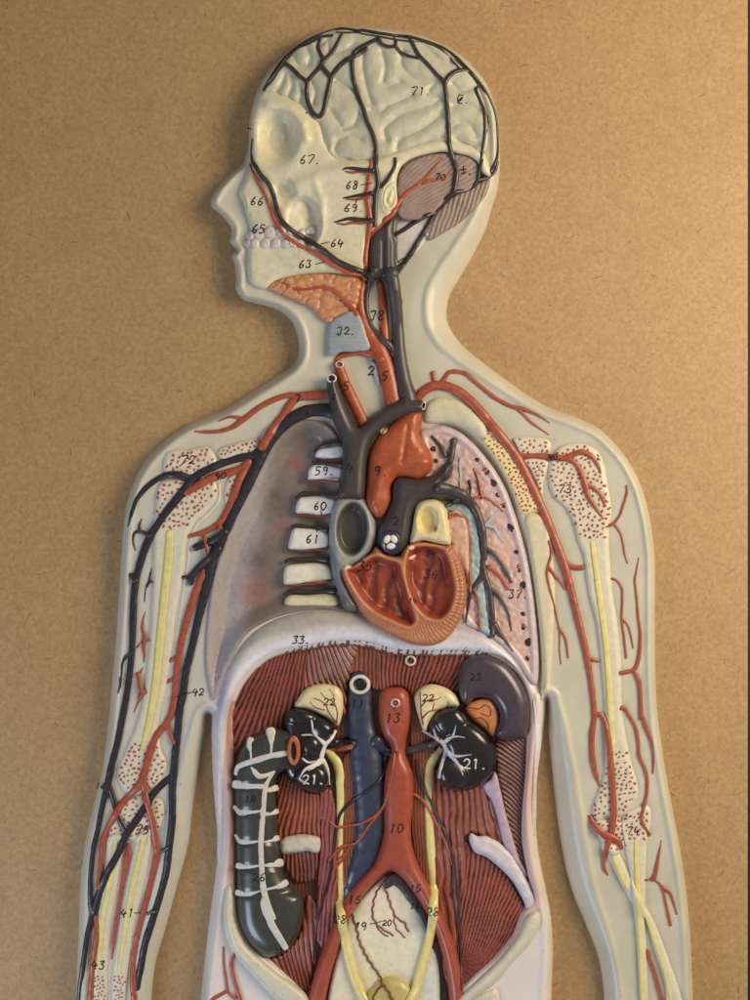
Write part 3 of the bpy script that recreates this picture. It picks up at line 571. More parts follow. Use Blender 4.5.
for q in (HUM_R, ULN_R, ELB_R, RADH):
    o = relief('arm_bone', q, hb(3.4, 5), M_bone, ROOT, step=1.9)
    if q is HUM_R:
        dots(q, o, 4.6, r=1.3, keep=lambda x, y: y < 538 and y > 440)
        dots(q, o, 4.4, r=1.25, keep=lambda x, y: y > 752)
        tube('marrow', [[(592.3,543,2.4),(596,570,2.9),(600,599,3),(604.8,633,3),(608,667,3),(610.5,707,3.2),(612.5,735,3),(613,762,2)]], M_yel, o, flat=.15, lift=.9)
    if q is ELB_R: dots(q, o, 4.2, r=1.25)
    if q is RADH:
        dots(q, o, 4.2, r=1.25, keep=lambda x, y: y < 839)
        tube('marrow', [[(636,842,2),(637,870,2.8),(639,905,2.6),(641,950,2.4),(643,1000,2),(644,1035,2)]], M_yel, o, flat=.15, lift=.9)
    if q is ULN_R: tube('marrow', [[(612,852,2),(618,868,2.4),(628,888,2.2)],[(646,915,1.8),(655,940,2),(664,968,1.5),(671,1000,1.2)]], M_yel, o, flat=.15, lift=.9)
# collar bone lump and rib bar beside the lung
relief('collar_bone', [(423,414),(427,403),(438,397),(457,400),(474,412),(488,429),(482,439.5),(468,431),(450,424),(433,424),(425,422)], hb(5, 9), mat('collar_paint', (200,196,170), .42, .05, .1), ROOT, step=1.8)
relief('rib', [(526,515),(540,514),(548,521),(551,540),(555,590),(553,640),(549,692),(541,700),(540,660),(537,620),(532,570),(527,535)], hb(3.2, 5), mat('rib_ivory_paint', (212,204,172), .42, .05, .1), ROOT, step=2)
# ================================================================ head: skull, brain, neck muscle
SKULL = [(264,90),(281,94),(298,102),(311,113),(320,125),(326,145),(336,158),(348,160),(378,157),(399,150),(420,143.5),(444,140),(469,145),(483,152),(489,164),(490,176),(481,172),(478,163),(469,156.5),(452,153),(439,152),(414,158),(402,166),(397,178),(397,192),(398,206),(392,216),(382,224),(371,233),(367,250),(366,266),(358,276),(349,275),(328,273),(302,275),(275,281.6),(267,289),(259,288),(250,281.6),(248,271),(248,254),(247,240),(250,230),(247,217),(243,203),(239,192),(246,177),(252,162),(251.5,148),(251.6,122),(255,105)]
BRAIN = [(264,89),(272,77),(284,62),(297,49.5),(319,37),(341,32.5),(365,33),(388,36),(410,40),(435,47),(456,62),(474,80),(484,103),(487.8,130),(484,153),(469,146.5),(444,141.5),(420,145),(399,151.5),(378,158.5),(348,161.5),(336,159.5),(325,146.5),(319,126),(310,114.5),(297,103.5),(281,95.5)]
SULCI = [T(tB, q) for q in (
 [(150,150),(165,220),(155,290),(180,310),(230,290)], [(60,150),(60,230),(75,310),(100,390)], [(100,420),(140,430),(180,400),(230,380),(290,350)],
 [(250,150),(240,200),(270,250),(330,285),(400,290)], [(170,560),(160,510),(200,470),(260,430),(340,410),(430,370)], [(220,600),(230,560),(290,530),(350,500),(430,440)],
 [(340,600),(380,560),(440,545)], [(480,300),(520,330),(580,320)], [(490,400),(540,390),(600,420)], [(480,500),(520,480),(560,490),(590,540)], [(500,560),(560,590),(600,580)],
 [(330,90),(380,150),(430,190),(470,200)], [(390,300),(370,340),(420,360)])] + [T(tA, q) for q in (
 [(360,330),(385,290),(400,250)], [(415,350),(430,310),(425,260)], [(470,380),(480,340),(470,300)], [(500,130),(515,170),(505,210)], [(440,170),(460,210),(500,215)],
 [(600,110),(620,150),(680,140),(720,110)], [(640,280),(690,310),(730,330)], [(610,420),(650,480),(670,510)], [(670,510),(720,490),(745,440)], [(650,560),(630,600),(650,640),(690,650)], [(650,560),(700,540),(750,560)],
 [(560,480),(580,540),(600,590)], [(520,290),(540,330),(530,390)], [(560,120),(600,90)])]
def h_head(x, y): return 9*np.clip(1 - ((x-372)/135)**2 - ((y-150)/150)**2, 0, 1)**.7
def h_brain(x, y, d, b):
    h = b*0 + 21.5 + h_head(x, y)*.9 + 2.2*rnd(d, 8)
    m = np.full(np.shape(x), 14.0)
    for q in SULCI:
        P = catmull(q, 4)
        if np.ndim(x) == 2: dd = dist_raster(P, (int(round((x[0,0]-X0)*R0)), int(round((x[0,0]-X0)*R0))+x.shape[1], int(round((y[0,0]-Y0)*R0)), int(round((y[0,0]-Y0)*R0))+x.shape[0]), 14, closed=False)
        else: dd = pdist(x, y, P)
        m = np.minimum(m, dd)
    return h - 1.5 + 4.2*(1 - np.exp(-np.sqrt(m*m+.6)/(3.6+1.2*vn(x, y, 25, 6)))) + .9*fbm(x, y, 11, 4)
relief('brain', BRAIN, h_brain, mat('brain_paint', (188,187,164), .45, .06, .15, coat=.12, nscale=90), ROOT, step=1.35, R=12)
def h_skull(x, y, d, b):
    h = 21.5 + h_head(x, y)*.9 + 5.0*rnd(d, 6)
    e = ell(x, y, 276, 138, 23, 30, .12); h = h - 17*ss((1.08 - e)/(.75 - .28*np.clip((x-276)/23 - (y-138)/40, -1, 1)))*(.8 + .25*np.clip((x-276)/23, -1, 1)) + 2.5*np.exp(-(pdist(x, y, [(268,104),(288,110),(303,122),(307,138)])/5)**2) + 1.2*np.exp(-((e-1.22)/.2)**2)      # eye socket
    e = ell(x, y, 303, 222, 19, 27, -.15); h = h - 10*ss((1.05 - e)/.32)*np.clip((x-283)/26, 0, 1)                                           # hollow below the cheekbone
    e = ell(x, y, 284, 192, 12, 16, -.5); h = h - 5.5*ss((1.2 - e)/.8)
    dd = pdist(x, y, [(296,186),(318,176),(345,168),(372,166),(392,170)]); h = h + 2.8*np.exp(-(dd/6)**2)          # cheek arch
    dd = pdist(x, y, [(316,184),(322,200),(322,224),(314,244)]); h = h + 2.0*np.exp(-(dd/4.5)**2)
    dd = pdist(x, y, [(252,262),(285,266),(330,264)]); h = h + 1.6*np.exp(-(dd/7)**2)
    e = ell(x, y, 392, 197, 10, 17, .1); h = h + 2*np.exp(-((e-1)/.25)**2)
    dd = pdist(x, y, [(344,118),(336,135),(338,150)]); h = h - 1.2*np.exp(-(dd/4)**2)
    dd = pdist(x, y, [(235,189),(242,197),(244,208),(240,217)]); h = h - 2*np.exp(-(dd/2.2)**2) + 1.5*np.exp(-(pdist(x, y, [(239,192),(246,200),(247,210),(243,219)])/2.2)**2)
    return h + .35*fbm(x, y, 12, 4)
def c_skull(x, y, d, h):
    c = np.tile(lin((212,206,178)), (len(x), 1))
    for cx, cy, rx, ry, k in ((264,146,3,14,.5),(311,128,4,8,.5),(365,246,5,18,.35),(296,180,14,4,.25),(352,252,9,8,.25)): c = mixc(c, (220,208,110), k*np.exp(-((x-cx)/rx)**2-((y-cy)/ry)**2)*(.7+.5*vn(x,y,3)))
    return c
SK = relief('skull', SKULL, h_skull, M_attr, ROOT, step=1.35, cfun=c_skull)
th_ = [(247,243,3,3.4),(255,243.5,4,4.4),(265.5,243.5,4,4.5),(276,243.5,4.4,4.4),(286,243.5,4.2,4.2),(294,243,3.8,4),(250,235,3.2,4),(259,234,4.4,4.6),(270,232,5,5.4),(281,231,4.4,4.6),(292,231,4,4.4),(303,233,4,4),(311,230.5,4.4,4.4),(302,242,4,3.2)]
M_tooth = mat('tooth_paint', (206,198,192), .36, .05, .08, coat=.3)
for x_, y_, rx_, ry_ in th_:
    a_ = np.arange(14)*2*math.pi/14
    relief('tooth', [(x_+rx_*1.28*math.cos(t), y_+ry_*1.22*math.sin(t)) for t in a_], lambda x, y, d, b: b + 2.8*rnd(d, 4), M_tooth, SK, step=1.2, skirt=-6, reg=True)
M_ear = relief('ear_canal', [(390.7+8*math.cos(t)-1.5*math.sin(t), 197+14*math.sin(t)) for t in np.arange(16)*math.pi/8], lambda x, y, d, b: b + 1.6*rnd(d, 2) - 1.6*ss((d-2.5)/2) + 1.4*ss((d-5)/2), M_skull, SK, step=1.2)
blobs('ear_canal', [(389,199.5,2.4,4.6,.2)], M_yel, SK, 1.2)
# neck / nape muscles
def striped(name, q, phase, c1, c2, base, amp=1.0, step=1.3, parent=ROOT, edge=3):
    return relief(name, q, lambda x, y, d, b: base(x, y, b) + amp*(.5+.5*np.sin(2*math.pi*(phase(x, y)+.2*vn(x, y, 9, 2))))**.8 + 1.4*rnd(d, edge), M_attr, parent, step=step,
        cfun=lambda x, y, d, h: mixc(np.tile(lin(c1), (len(x), 1))*(1+.15*fbm(x, y, 9, 3))[:, None], c2, .85*ss((.55-(.5+.5*np.sin(2*math.pi*(phase(x, y)+.2*vn(x, y, 9, 2)))))/.5)*(.6+.5*vn(x, y, 8, 5))))
bs = lambda x, y, b: 21.5 + h_head(x, y)*.9
striped('nape_muscle', [(399,175),(405,166),(414,160.5),(425,156),(441,153.5),(452,154),(469,157.5),(478,165),(480,173),(477,182),(468,191),(454,194),(442,204),(433,213),(421,219),(404,219),(397.5,212),(400,203),(397.5,192),(398,183)],
        fan(330, 252, 205), (156,134,124), (126,102,94), bs, .5)
striped('nape_muscle', [(455,195),(478,183),(489,180),(487,193),(475,209),(461,222),(444,233),(429.5,240),(426,232),(431,222),(441,208)],
        lambda x, y: ((x-420)*.8 + (y-180)*.25)/3.6, (150,130,118), (108,86,78), lambda x, y, b: 22 + 0*x, 1.0)
# floor of the mouth and larynx
GL = [(267,286),(275,282),(287,277),(302,274.5),(320,273.5),(337,273.5),(355,275),(361,281),(360,296),(356,309),(349,315),(338,317),(330,323),(322,319),(312,308),(300,303),(285,296),(272,291)]
def h_gl(x, y, d, b):
    v = np.abs(vn(x+.6*y, y-.3*x, 7, 3)); v2 = np.abs(vn(x*.5+y*.4, y, 4.5, 6))
    return 21.5 + 3*rnd(d, 5) + 2.6*np.sqrt(v) + .9*np.sqrt(v2)
relief('jaw_gland', GL, h_gl, M_attr, ROOT, step=1.1, cfun=lambda x, y, d, h: mixc(np.tile(lin((196,140,98)), (len(x), 1)), (156,98,64), ss((.12-np.abs(vn(x+.6*y, y-.3*x, 7, 3)))/.16)*.7))
LA = [(330,322),(341,315),(355,310.5),(362,320),(367,335),(371,348),(357,351.5),(341,352),(329,355),(327,342),(328,331)]
striped('larynx', LA, lambda x, y: (y-.1*x)/4, (150,160,166), (140,150,158), lambda x, y, b: 21.5 + 6*np.sqrt(np.clip(1-((x-349)/24)**2, 0, 1)), .5)
relief('gullet', [(371,360),(378,364),(380,376),(381,386),(376,384),(373,374)], lambda x, y, d, b: b + 3*rnd(d, 3), mat('pale_blue_paint', (176,186,190), .42, .06, .1), ROOT, step=1.3)
relief('neck_panel', [(397,222),(412,222),(424,226),(428,236),(418,250),(404,262),(397,262),(396,240)], lambda x, y, d, b: b + .8*rnd(d, 2), mat('lilac_white_paint', (206,200,200), .42, .05, .1), ROOT, step=1.8)
# ================================================================ lung
LUNG = [(419,432),(428,428),(443,425.5),(460,432),(477,447),(494,468),(507,491),(519.5,528),(528,560),(533,590),(537,627),(539,659),(537,684),(530,684),(511,656),(486,636),(466,626),(455,600),(440,560),(425,500),(421,450)]
hL = catmull(LUNG, 3, True)
def h_lung(x, y, d, b): return 17 + 6*rnd(d, 5) - 1.8*ss((d-6)/2) + .9*vn(x, y, 3.2, 2)*ss((d-8)/3) + .6*fbm(x, y, 8, 3)
def c_lung(x, y, d, h):
    c = np.tile(lin((208,178,172)), (len(x), 1)); c = mixc(c, (198,182,186), ss((8-d)/2)); c = mixc(c, (222,180,148), .45*ss(fbm(x, y, 26, 9)*2)*ss((d-8)/3)); return mixc(c, (196,160,160), .5*ss(vn(x, y, 3.2, 2)*-1.5)*ss((d-8)/3))
LU = relief('lung', LUNG, h_lung, M_attr, ROOT, step=1.7, cfun=c_lung, skirt=-9)
M_pblue = mat('light_blue_paint', (168,188,194), .42, .08, .15)
relief('bronchus', [(445,507),(455,502),(466,504),(475,515),(479,535),(482,560),(480,573),(474,585),(470,590),(469,540),(465,519),(455,514)], lambda x, y, d, b: b + 2*rnd(d, 3), M_pblue, LU, step=1.6)
relief('bronchus', [(474,598),(482,582),(486,600),(489,620),(491,636),(481,631),(477,614)], lambda x, y, d, b: b + 1.6*rnd(d, 3) + .5*vn(x, y, 4), M_pblue, LU, step=1.6)
tube('airway', [RR(T(tH, [(285,272),(278,300),(283,350),(282,380),(285,430)]), 1.5, .9), RR(T(tH, [(270,262),(285,275),(300,268)]), .8, .8)], M_pblue, LU, flat=.5)
tube('airway', [RR(T(tH, [(455,530),(425,555),(400,585),(385,600)]), .8, 2.2), RR(T(tH, [(400,590),(440,600),(465,640),(490,670)]), 2, .6)], M_pblue, LU, flat=.5)
SP = [(155,230,12,17),(168,285,10,12),(362,280,11,12),(410,340,9,14),(440,390,17,18),(458,445,11,12),(486,499,10,9),(518,598,17,20),(545,713,12,12)]
SP2 = [(560,236,10,10),(577,305,18,18),(577,440,12,12),(577,506,10,10),(600,573,18,18),(597,648,12,12)]
sp_ = [(a+0, b, c, d) for a, b, c, d in T(tH, SP)] + T(tJ, SP2)
M_hole = mat('dark_brown_paint', (66,44,42), .35, .3, .3, coat=.3)
for a, b, c, d in sp_: blobs('airway_opening', [(a, b, c/4.0, d/4.0, random.random()*3)], M_hole, LU, .7, irr=.12)
for p in T(tH, [(398,325),(484,490)]) + T(tJ, [(556,215),(580,495)]): blobs('vessel_patch', [(*p, 3.2, 2.5, .4)], M_ored, LU, .5, irr=.3)
# ================================================================ heart
AOR = [(366,506),(365,490),(366,473),(368.5,454),(376,438),(387,427),(399,417),(410,409),(421,411),(422,424),(420,434),(428,447),(433.5,462),(430,473),(417,480),(403,478),(397,478),(392,486),(392,501),(385,515),(378,519),(371.7,515)]
def h_aor(x, y, d, b): return 22 + 13*rnd(d, 13) + .3*fbm(x, y, 10) - 1.6*np.exp(-(pdist(x, y, [(408,425),(405,445),(402,462)])/2.5)**2) + 3*np.exp(-(pdist(x, y, [(374,500),(384,470),(402,459),(428,462)])/6)**2)
HE = link(bpy.data.objects.new('heart', None), ROOT)
relief('aorta', AOR, h_aor, M_ored, HE, step=1.5, skirt=-12)
RAT = [(337,497),(345,493),(358,493),(367,500),(374,515),(377.5,532),(375,546),(367,556),(354,566),(347,570),(345,578),(352,592),(361,608),(353,613),(343,608),(338,592),(332,573),(329,545),(329,525),(331,508)]
def h_rat(x, y, d, b):
    e = ell(x, y, 352, 529, 15.5, 26.5, .05); return 20 + 13*rnd(d, 9) - 13*ss((1.12-e)/.4)
def c_rat(x, y, d, h):
    e = ell(x, y, 352, 529, 15.5, 26.5, .05); c = np.tile(lin((118,124,138)), (len(x), 1)); c = mixc(c, (150,154,150), ss((1.55-e)/.2)); c = mixc(c, (74,76,68), ss((1.08-e)/.14)); return mixc(c, (104,100,92), ss((y-590)/10))
relief('right_atrium', RAT, h_rat, M_attr, HE, step=1.5, cfun=c_rat, skirt=-12)
blobs('valve_mark', [(*T(tG, [(354,418)])[0], 2.8, 3.2, .3)], mat('brown_dab', (92,52,44), .5, .1, .1), HE, .4)
PUL = [(393,483),(399,476.5),(416,478.5),(436,473),(445,463),(453,465),(450,478),(444,484),(451,487),(461,491),(469,500),(456,501),(440,501),(428,500),(419,504),(414,516),(412,530),(409,543),(401,553),(390,556.5),(380,550),(376.5,540),(378,529),(385,516),(391,501)]
relief('pulmonary_artery', PUL, lambda x, y, d, b: 24 + 11*rnd(d, 9) + 2*ss((d-2)/8), M_grey, HE, step=1.5, skirt=-10)
HRT = [(341,568),(346,564),(352,566),(362,559),(371.7,552),(376,546.5),(381,549),(387,555),(399,556),(404,549),(409,544),(421,541.5),(443,545),(452,545),(459.7,558),(465,575.5),(467,592.5),(464,611.7),(455.5,628.8),(445,640.5),(432,645.5),(413,644.8),(399,639.5),(382,631),(369.6,622),(359,609.6),(348,590.4),(342,576)]
CH1 = [(346,570),(356,566),(372,556),(381,556),(389,559),(399,562),(403,575),(409,597),(416,620),(410,627),(395,622),(375,612),(362,600),(352,585)]
CH2 = [(408,550),(414,546),(430,545),(444,549),(451,565),(455.5,590),(450,611),(440,620),(426,617),(413,602),(405,576)]
hc1 = catmull(CH1, 2, True); hc2 = catmull(CH2, 2, True)
def chd(x, y):
    out = np.full(np.shape(x), -99.0)
    for P in (hc1, hc2):
        i = inside(P, x, y) if np.ndim(x) == 1 else inside(P, x, y)
        d = pdist(x, y, P[::2], True); out = np.maximum(out, np.where(i, d, -d))
    return out
def h_hrt(x, y, d, b):
    q = chd(x, y)
    h = 28 + 8*rnd(d, 6) - 11*ss((q+.5)/9) + 1.0*np.exp(-((q+1.5)/1.5)**2)
    h = h + ss((q-2)/4)*(.8*np.sin((x+.25*y+5*vn(x, y, 14))/2.6) + 1.0*fbm(x, y, 7, 7))
    return h + np.where((q < -2), .5*np.sin(np.arctan2(y-590, x-404)*95 + 2*vn(x, y, 6)), 0)
def c_hrt(x, y, d, h):
    q = chd(x, y); c = np.tile(lin((182,118,84)), (len(x), 1))
    c = mixc(c, (140,84,56), .7*ss(np.sin(np.arctan2(y-590, x-404)*95 + 2*vn(x, y, 6))*1.4)*(q < -2))
    c = mixc(c, (192,130,84), .5*ss((y-622)/14)*(q < -3)); c = mixc(c, (198,150,112), .6*np.exp(-((q+1)/1.4)**2)*(.6+.4*vn(x, y, 5)))
    c = mixc(c, (152,66,42), ss((q)/2)); c = mixc(c, (104,40,28), .7*ss((q-3)/4)*ss(.5-1.2*np.sin((x+.25*y+5*vn(x, y, 14))/2.6))); return mixc(c, (232,214,190), .8*((x < 352) & (y < 570) & (q < 0))) 
relief('heart_wall', HRT, h_hrt, M_attr, HE, step=1.1, cfun=c_hrt, skirt=-14)
LAT = [(415,510),(418,503),(424,500),(436,499.5),(445,506),(449,520),(451,538),(450,545),(438,544),(423,541),(412,543.5),(410,541),(412,528)]
def h_lat(x, y, d, b):
    e = ell(x, y, 427.5, 520, 9.5, 12.5, .1); return 28 + 10*rnd(d, 6) - 7*ss((1.2-e)/.5)
relief('left_atrium', LAT, h_lat, M_attr, HE, step=1.3, cfun=lambda x, y, d, h: mixc(mixc(np.tile(lin((218,204,160)), (len(x), 1)), (224,206,124), ss(1.2-ell(x, y, 427, 519, 9.5, 12.5, .1))), (140,70,40), (np.hypot((x-435.5)/2, (y-529)/3) < 1)*.8), skirt=-14)
blobs('valve', [(*T(tI, [(615,130)])[0], 3.4, 3, .3), (*T(tI, [(620,175)])[0], 3.8, 2.2, -.6)], mat('pale_pink_paint', (232,196,180), .36, .1, .1), HE, .9)
relief('heart_vessel_bed', [(449,513),(457,510),(464,517),(468,530),(469,560),(471,592),(466,577),(459,557),(452,545),(449,528)], lambda x, y, d, b: b*.3 + 20 + 3*rnd(d, 3) + .6*vn(x, y, 5), mat('peach_paint', (206,166,148), .42, .1, .2), HE, step=1.4)
tube('coronary_artery', [RR([(448,518),(457,514.5),(465,519),(468.5,532),(469,558),(470.5,585)], 1.8, 1.5)], M_ored, HE, flat=.8)
vc_ = (390.5, 541.5)
relief('pulmonary_valve', [(vc_[0]+10.5*math.cos(t), vc_[1]+12*math.sin(t)) for t in np.arange(16)*math.pi/8], lambda x, y, d, b: 36.5 + 2.2*rnd(d, 2) - 2*ss((d-2)/1.5) + 0*b, mat('dark_blue_paint', (40,46,84), .35, .1, .1, coat=.3), HE, step=1.2)
for a0 in (-2.6, -.6, 1.5):
    cx_, cy_ = vc_[0] + 4.2*math.cos(a0), vc_[1] + 4.6*math.sin(a0)
    a_ = np.arange(12)*math.pi/6
    pts_ = [(cx_ + 4.6*math.cos(t)*math.cos(a0+1.57) - 3.2*math.sin(t)*math.sin(a0+1.57), cy_ + 4.6*math.cos(t)*math.sin(a0+1.57) + 3.2*math.sin(t)*math.cos(a0+1.57)) for t in a_]
    relief('cusp', pts_, lambda x, y, d, b: 38.2 + 1.6*rnd(d, 2) + 0*b, M_wht, HE, step=1.1, skirt=-2)
# ================================================================ kidneys, glands, spleen, colon
KL = [(284,716),(290,709.5),(301,708),(314,712),(327,720),(335,727),(334,736),(326,748),(323,760),(329,770),(330,785),(321,793),(306,790.5),(292,783),(284,770),(288,752),(285,732)]
def bump(x, y, L):
    h = 0
    for cx, cy, rx, ry, k in L: h = np.maximum(h, k*np.sqrt(np.clip(1-((x-cx)/rx)**2-((y-cy)/ry)**2, 0, 1)))
    return h
KID1 = relief('kidney', KL, lambda x, y, d, b: 18 + 9*rnd(d, 9) + bump(x, y, ((310,746,10,10,6),(323,728,11,11,5),(300,716,15,9,4),(312,778,18,14,7))), M_blk, ROOT, step=1.5, skirt=-12)
KR = T(tL, [(330,322),(348,282),(390,257),(440,250),(465,272),(492,302),(540,342),(580,390),(586,450),(565,510),(520,550),(460,567),(410,560),(375,537),(364,495),(380,455),(395,420),(370,402),(345,372)])
KID2 = relief('kidney', KR, lambda x, y, d, b: 18 + 9*rnd(d, 9) + bump(x, y, ((452,721,16,15,6),(468,745,22,22,7),(448,775,20,16,6.5))), M_blk, ROOT, step=1.5, skirt=-12)
M_cream = mat('cream_paint', (222,208,164), .36, .07, .12, coat=.2)
AL = T(tc, [(185,492),(210,440),(260,370),(340,335),(430,330),(510,353),(545,410),(548,500),(538,580),(508,645),(470,622),(400,572),(330,540),(250,517),(210,512)])
AD1 = relief('adrenal_gland', AL, lambda x, y, d, b: 19 + 8*rnd(d, 8) + .5*fbm(x, y, 8), M_cream, ROOT, step=1.5)
AR = T(tL, [(284,250),(280,212),(300,180),(345,165),(400,180),(435,208),(446,246),(400,252),(360,270),(335,310),(318,342),(298,300)])
AD2 = relief('adrenal_gland', AR, lambda x, y, d, b: 19 + 8*rnd(d, 8) + .5*fbm(x, y, 8), M_cream, ROOT, step=1.5)
SPL = T(tL, [(440,150),(450,92),(490,56),(550,48),(620,80),(680,150),(712,230),(714,310),(700,362),(640,375),(580,362),(596,300),(590,258),(560,223),(510,220),(470,247),(445,210)])
relief('spleen', SPL, lambda x, y, d, b: 16 + 14*rnd(d, 13), mat('spleen_paint', (72,60,70), .34, .10, .10, coat=.4), ROOT, step=1.7, skirt=-10)
PT = T(tL, [(470,256),(510,226),(560,222),(590,258),(594,310),(577,362),(540,332),(500,300)])
PAN = relief('pancreas_tail', PT, lambda x, y, d, b: 17 + 4*rnd(d, 5) + .5*fbm(x, y, 6), mat('orange_gland_paint', (206,136,84), .38, .1, .15, coat=.2), ROOT, step=1.5)
tube('gland_line', [RR(T(tL, [(480,252),(520,258),(545,245),(565,262),(560,285),(530,275)]), .6), RR(T(tL, [(505,295),(530,292),(552,310),(560,330)]), .7)], M_brown, PAN, flat=.6, lift=.2, reg=False, sides=6)
COL = [(301,739),(295,733.5),(286,729.6),(273,728.5),(257,733),(243,745),(235.5,764),(233.8,784),(234,803),(235,845),(236,880),(236,904),(239,927),(249,945),(264,957),(278,955.5),(291.5,946),(300.5,929),(304,908),(302,896),(290,885),(283,871),(279,845),(277,813),(276,792),(278,776),(289,768.5),(297,763),(301,755)]
def h_col(x, y, d, b):
    s = 0
    for yy in (786, 812, 842, 868, 894): s = s + np.exp(-((y-yy-(x-256)*-.05)/3.0)**2)*(x < 305)*(y > 770)
    return 17 + 17*rnd(d, 21) - 1.6*np.clip(s, 0, 1)
COLO = relief('colon', COL, h_col, mat('colon_paint', (58,62,56), .32, .12, .10, coat=.45), ROOT, step=1.7, skirt=-8)
relief('cut_end', [(293.8+6.6*math.cos(t), 750.5+15*math.sin(t)) for t in np.arange(20)*math.pi/10], lambda x, y, d, b: b*0 + 36 + 1.5*rnd(d, 1.5) - 4*ss((1.15-ell(x, y, 293.6, 751, 2.5, 8.8))/.3), M_attr, COLO, step=1.1, skirt=-10,
       cfun=lambda x, y, d, h: mixc(np.tile(lin((176,98,62)), (len(x), 1)), (48,46,42), ss((1.12-ell(x, y, 293.6, 751, 2.5, 8.8))/.15)))
M_ten = mat('white_band_paint', (206,204,198), .42, .06, .15)
tube('muscle_band', [T(th, [(70,335,2.6),(85,295,3.4),(130,272,3),(200,250,3.2),(280,225,2.8),(340,215,3.2),(378,208,2.8)])], M_ten, COLO, flat=.2, lift=.5)
tube('muscle_band', [T(th, [(302,330,1.6),(265,380,2.6),(247,440,2.8),(242,520,2.8),(235,600,2.8),(225,750,2.8)]) + T(tM, [(238,400,2.8),(242,500,2.8),(250,600,3.2),(270,680,3.2),(292,745,3.4)]) + T(tO, [(345,110,3.8),(380,230,3.8),(420,300,3.8),(458,362,3.4)])], M_ten, COLO, flat=.2, lift=.5)
BN = [T(th, [(66,402,3.4),(120,408,2.8),(180,418,2.6),(238,415,1.8)]), T(th, [(240,445,1),(280,438,1.8),(318,425,2.6)]), T(th, [(60,545,1.6),(100,572,3),(150,578,2),(228,568,1)]), T(th, [(245,592,.9),(285,588,1.4),(322,572,2.4)]),
      T(th, [(66,720,1.4),(100,755,2.6),(150,765,1.6),(215,757,1)]), T(th, [(225,765,.9),(280,756,1.4),(325,738,2.4)]), T(tM, [(132,496,2.4),(180,500,1.6),(232,495,1)]), T(tM, [(250,495,1),(290,492,2),(328,482,3.4)]),
      T(tM, [(130,622,2.4),(180,628,2),(235,612,1)]), T(tM, [(255,610,1),(300,598,1.4),(330,590,2.4),(354,576,2.8)]), T(th, [(285,70,3.6),(288,110,2.6),(290,160,1.4),(288,215,1)]), T(th, [(160,125,2.6),(152,160,2.2),(160,200,1.2),(162,245,.8)]),
      T(th, [(165,297,1),(190,330,2),(215,352,2.2),(260,345,1.6),(310,322,1.2)])]
for q in BN: tube('cross_band', [[(a, b, r*(1.35 if r > 1.5 else 1)) for a, b, r in q]], M_ten, COLO, flat=.12, lift=1.2, sides=8)
# ================================================================ abdominal vessels
def cut_ring(x, y, rx, ry, parent, an=0, th=1.5):
    a_ = np.arange(16)*math.pi/8; c, s = math.cos(an), math.sin(an)
    h0 = float(samp(HM, x, y))
    pts_ = [(x + rx*math.cos(t)*c - ry*math.sin(t)*s, y + rx*math.cos(t)*s + ry*math.sin(t)*c) for t in a_]
    o = relief('cut_ring', pts_, lambda X, Y, d, b: h0 + th + .8*rnd(d, 1.2) - (2.6)*ss((1.0 - ell(X, Y, x, y, rx*.68, ry*.68, an))/.3) + 0*b, M_attr, parent, step=max(.5, min(1.1, rx/5)), skirt=-5,
               cfun=lambda X, Y, d, h: mixc(np.tile(lin((214,208,200)), (len(X), 1)), (34,26,26), ss((1.04 - ell(X, Y, x, y, rx*.68, ry*.68, an))/.12)))
    return o
CAVA = tube('vena_cava', [[(359,679,10.5),(359.5,690,12.4),(361,720,13.5),(364,746,15.4),(367,770,16.4),(370,800,16),(370,830,15.5),(366,855,14),(359,872,12),(350,890,7),(346,897,3)]], M_cava, ROOT, flat=.62, lift=.2, sides=20, wob=.01, sm=22)
tube('renal_vein', [[(352,745,6),(342,744,4.5),(332,742,4),(327,738,3)]], M_navy, ROOT, flat=.7, lift=.6)
tube('renal_vein', [[(376,742,7),(384,750,5.5),(392,753,4.5)]], M_cava, ROOT, flat=.7, lift=.3)
tube('renal_vein', [[(406,751.5,4.6),(419.6,748,4.2),(433,744,4),(440,740,3)]], M_grey, ROOT, flat=.7, lift=.6)
tube('renal_artery', [[(328,751,2.4),(338,749,2.6),(351,747,2.8)]], M_ored, ROOT, flat=.8, lift=.6)
tube('iliac_vein', [[(386,884,5),(396,879,6.5),(409,893,6.5),(420,910,6.5),(429,930,6),(436,950,6),(441,975,6),(444,1000,6),(445,1040,6)]], M_grey, ROOT, flat=.6, lift=0)
tube('iliac_vein', [[(352,906,2),(346,920,4),(339,940,5),(333,962,5.5),(328,985,5.5),(325,1005,6),(323,1040,6)]], M_navy, ROOT, flat=.6, lift=0)
def h_ao(x, y, d, b): return 15 + 11*rnd(d, 10) - 3*np.exp(-((y-752)/9)**2)
AO = relief('abdominal_aorta', [(379,697),(382,690),(392,687),(403,688),(409,695),(411,712),(409,728),(406,740),(406,755),(409,763),(413,775),(413.5,800),(411,825),(412,843),(418,864),(431,889),(443,915),(453,940),(460,965),(466,1000),(468,1040),(450,1040),(449,1000),(446,975),(441,951),(434,930),(424,909),(413,892),(402,878),(391,871),(380,878),(369,889),(357,905),(347,924),(339,948),(331,975),(324,1008),(318,1040),(299,1040),(304,1008),(313,978),(325,943),(336,916),(348,894),(361,878),(374,863),(381,845),(384,830),(383.5,800),(385,775),(388,762),(391.5,752),(390,744),(383,735),(379,718)], h_ao, mat('aorta_paint', (162,76,56), .38, .09, .12, coat=.2), ROOT, step=1.6, skirt=-10)
AOm = bpy.data.materials['aorta_paint']
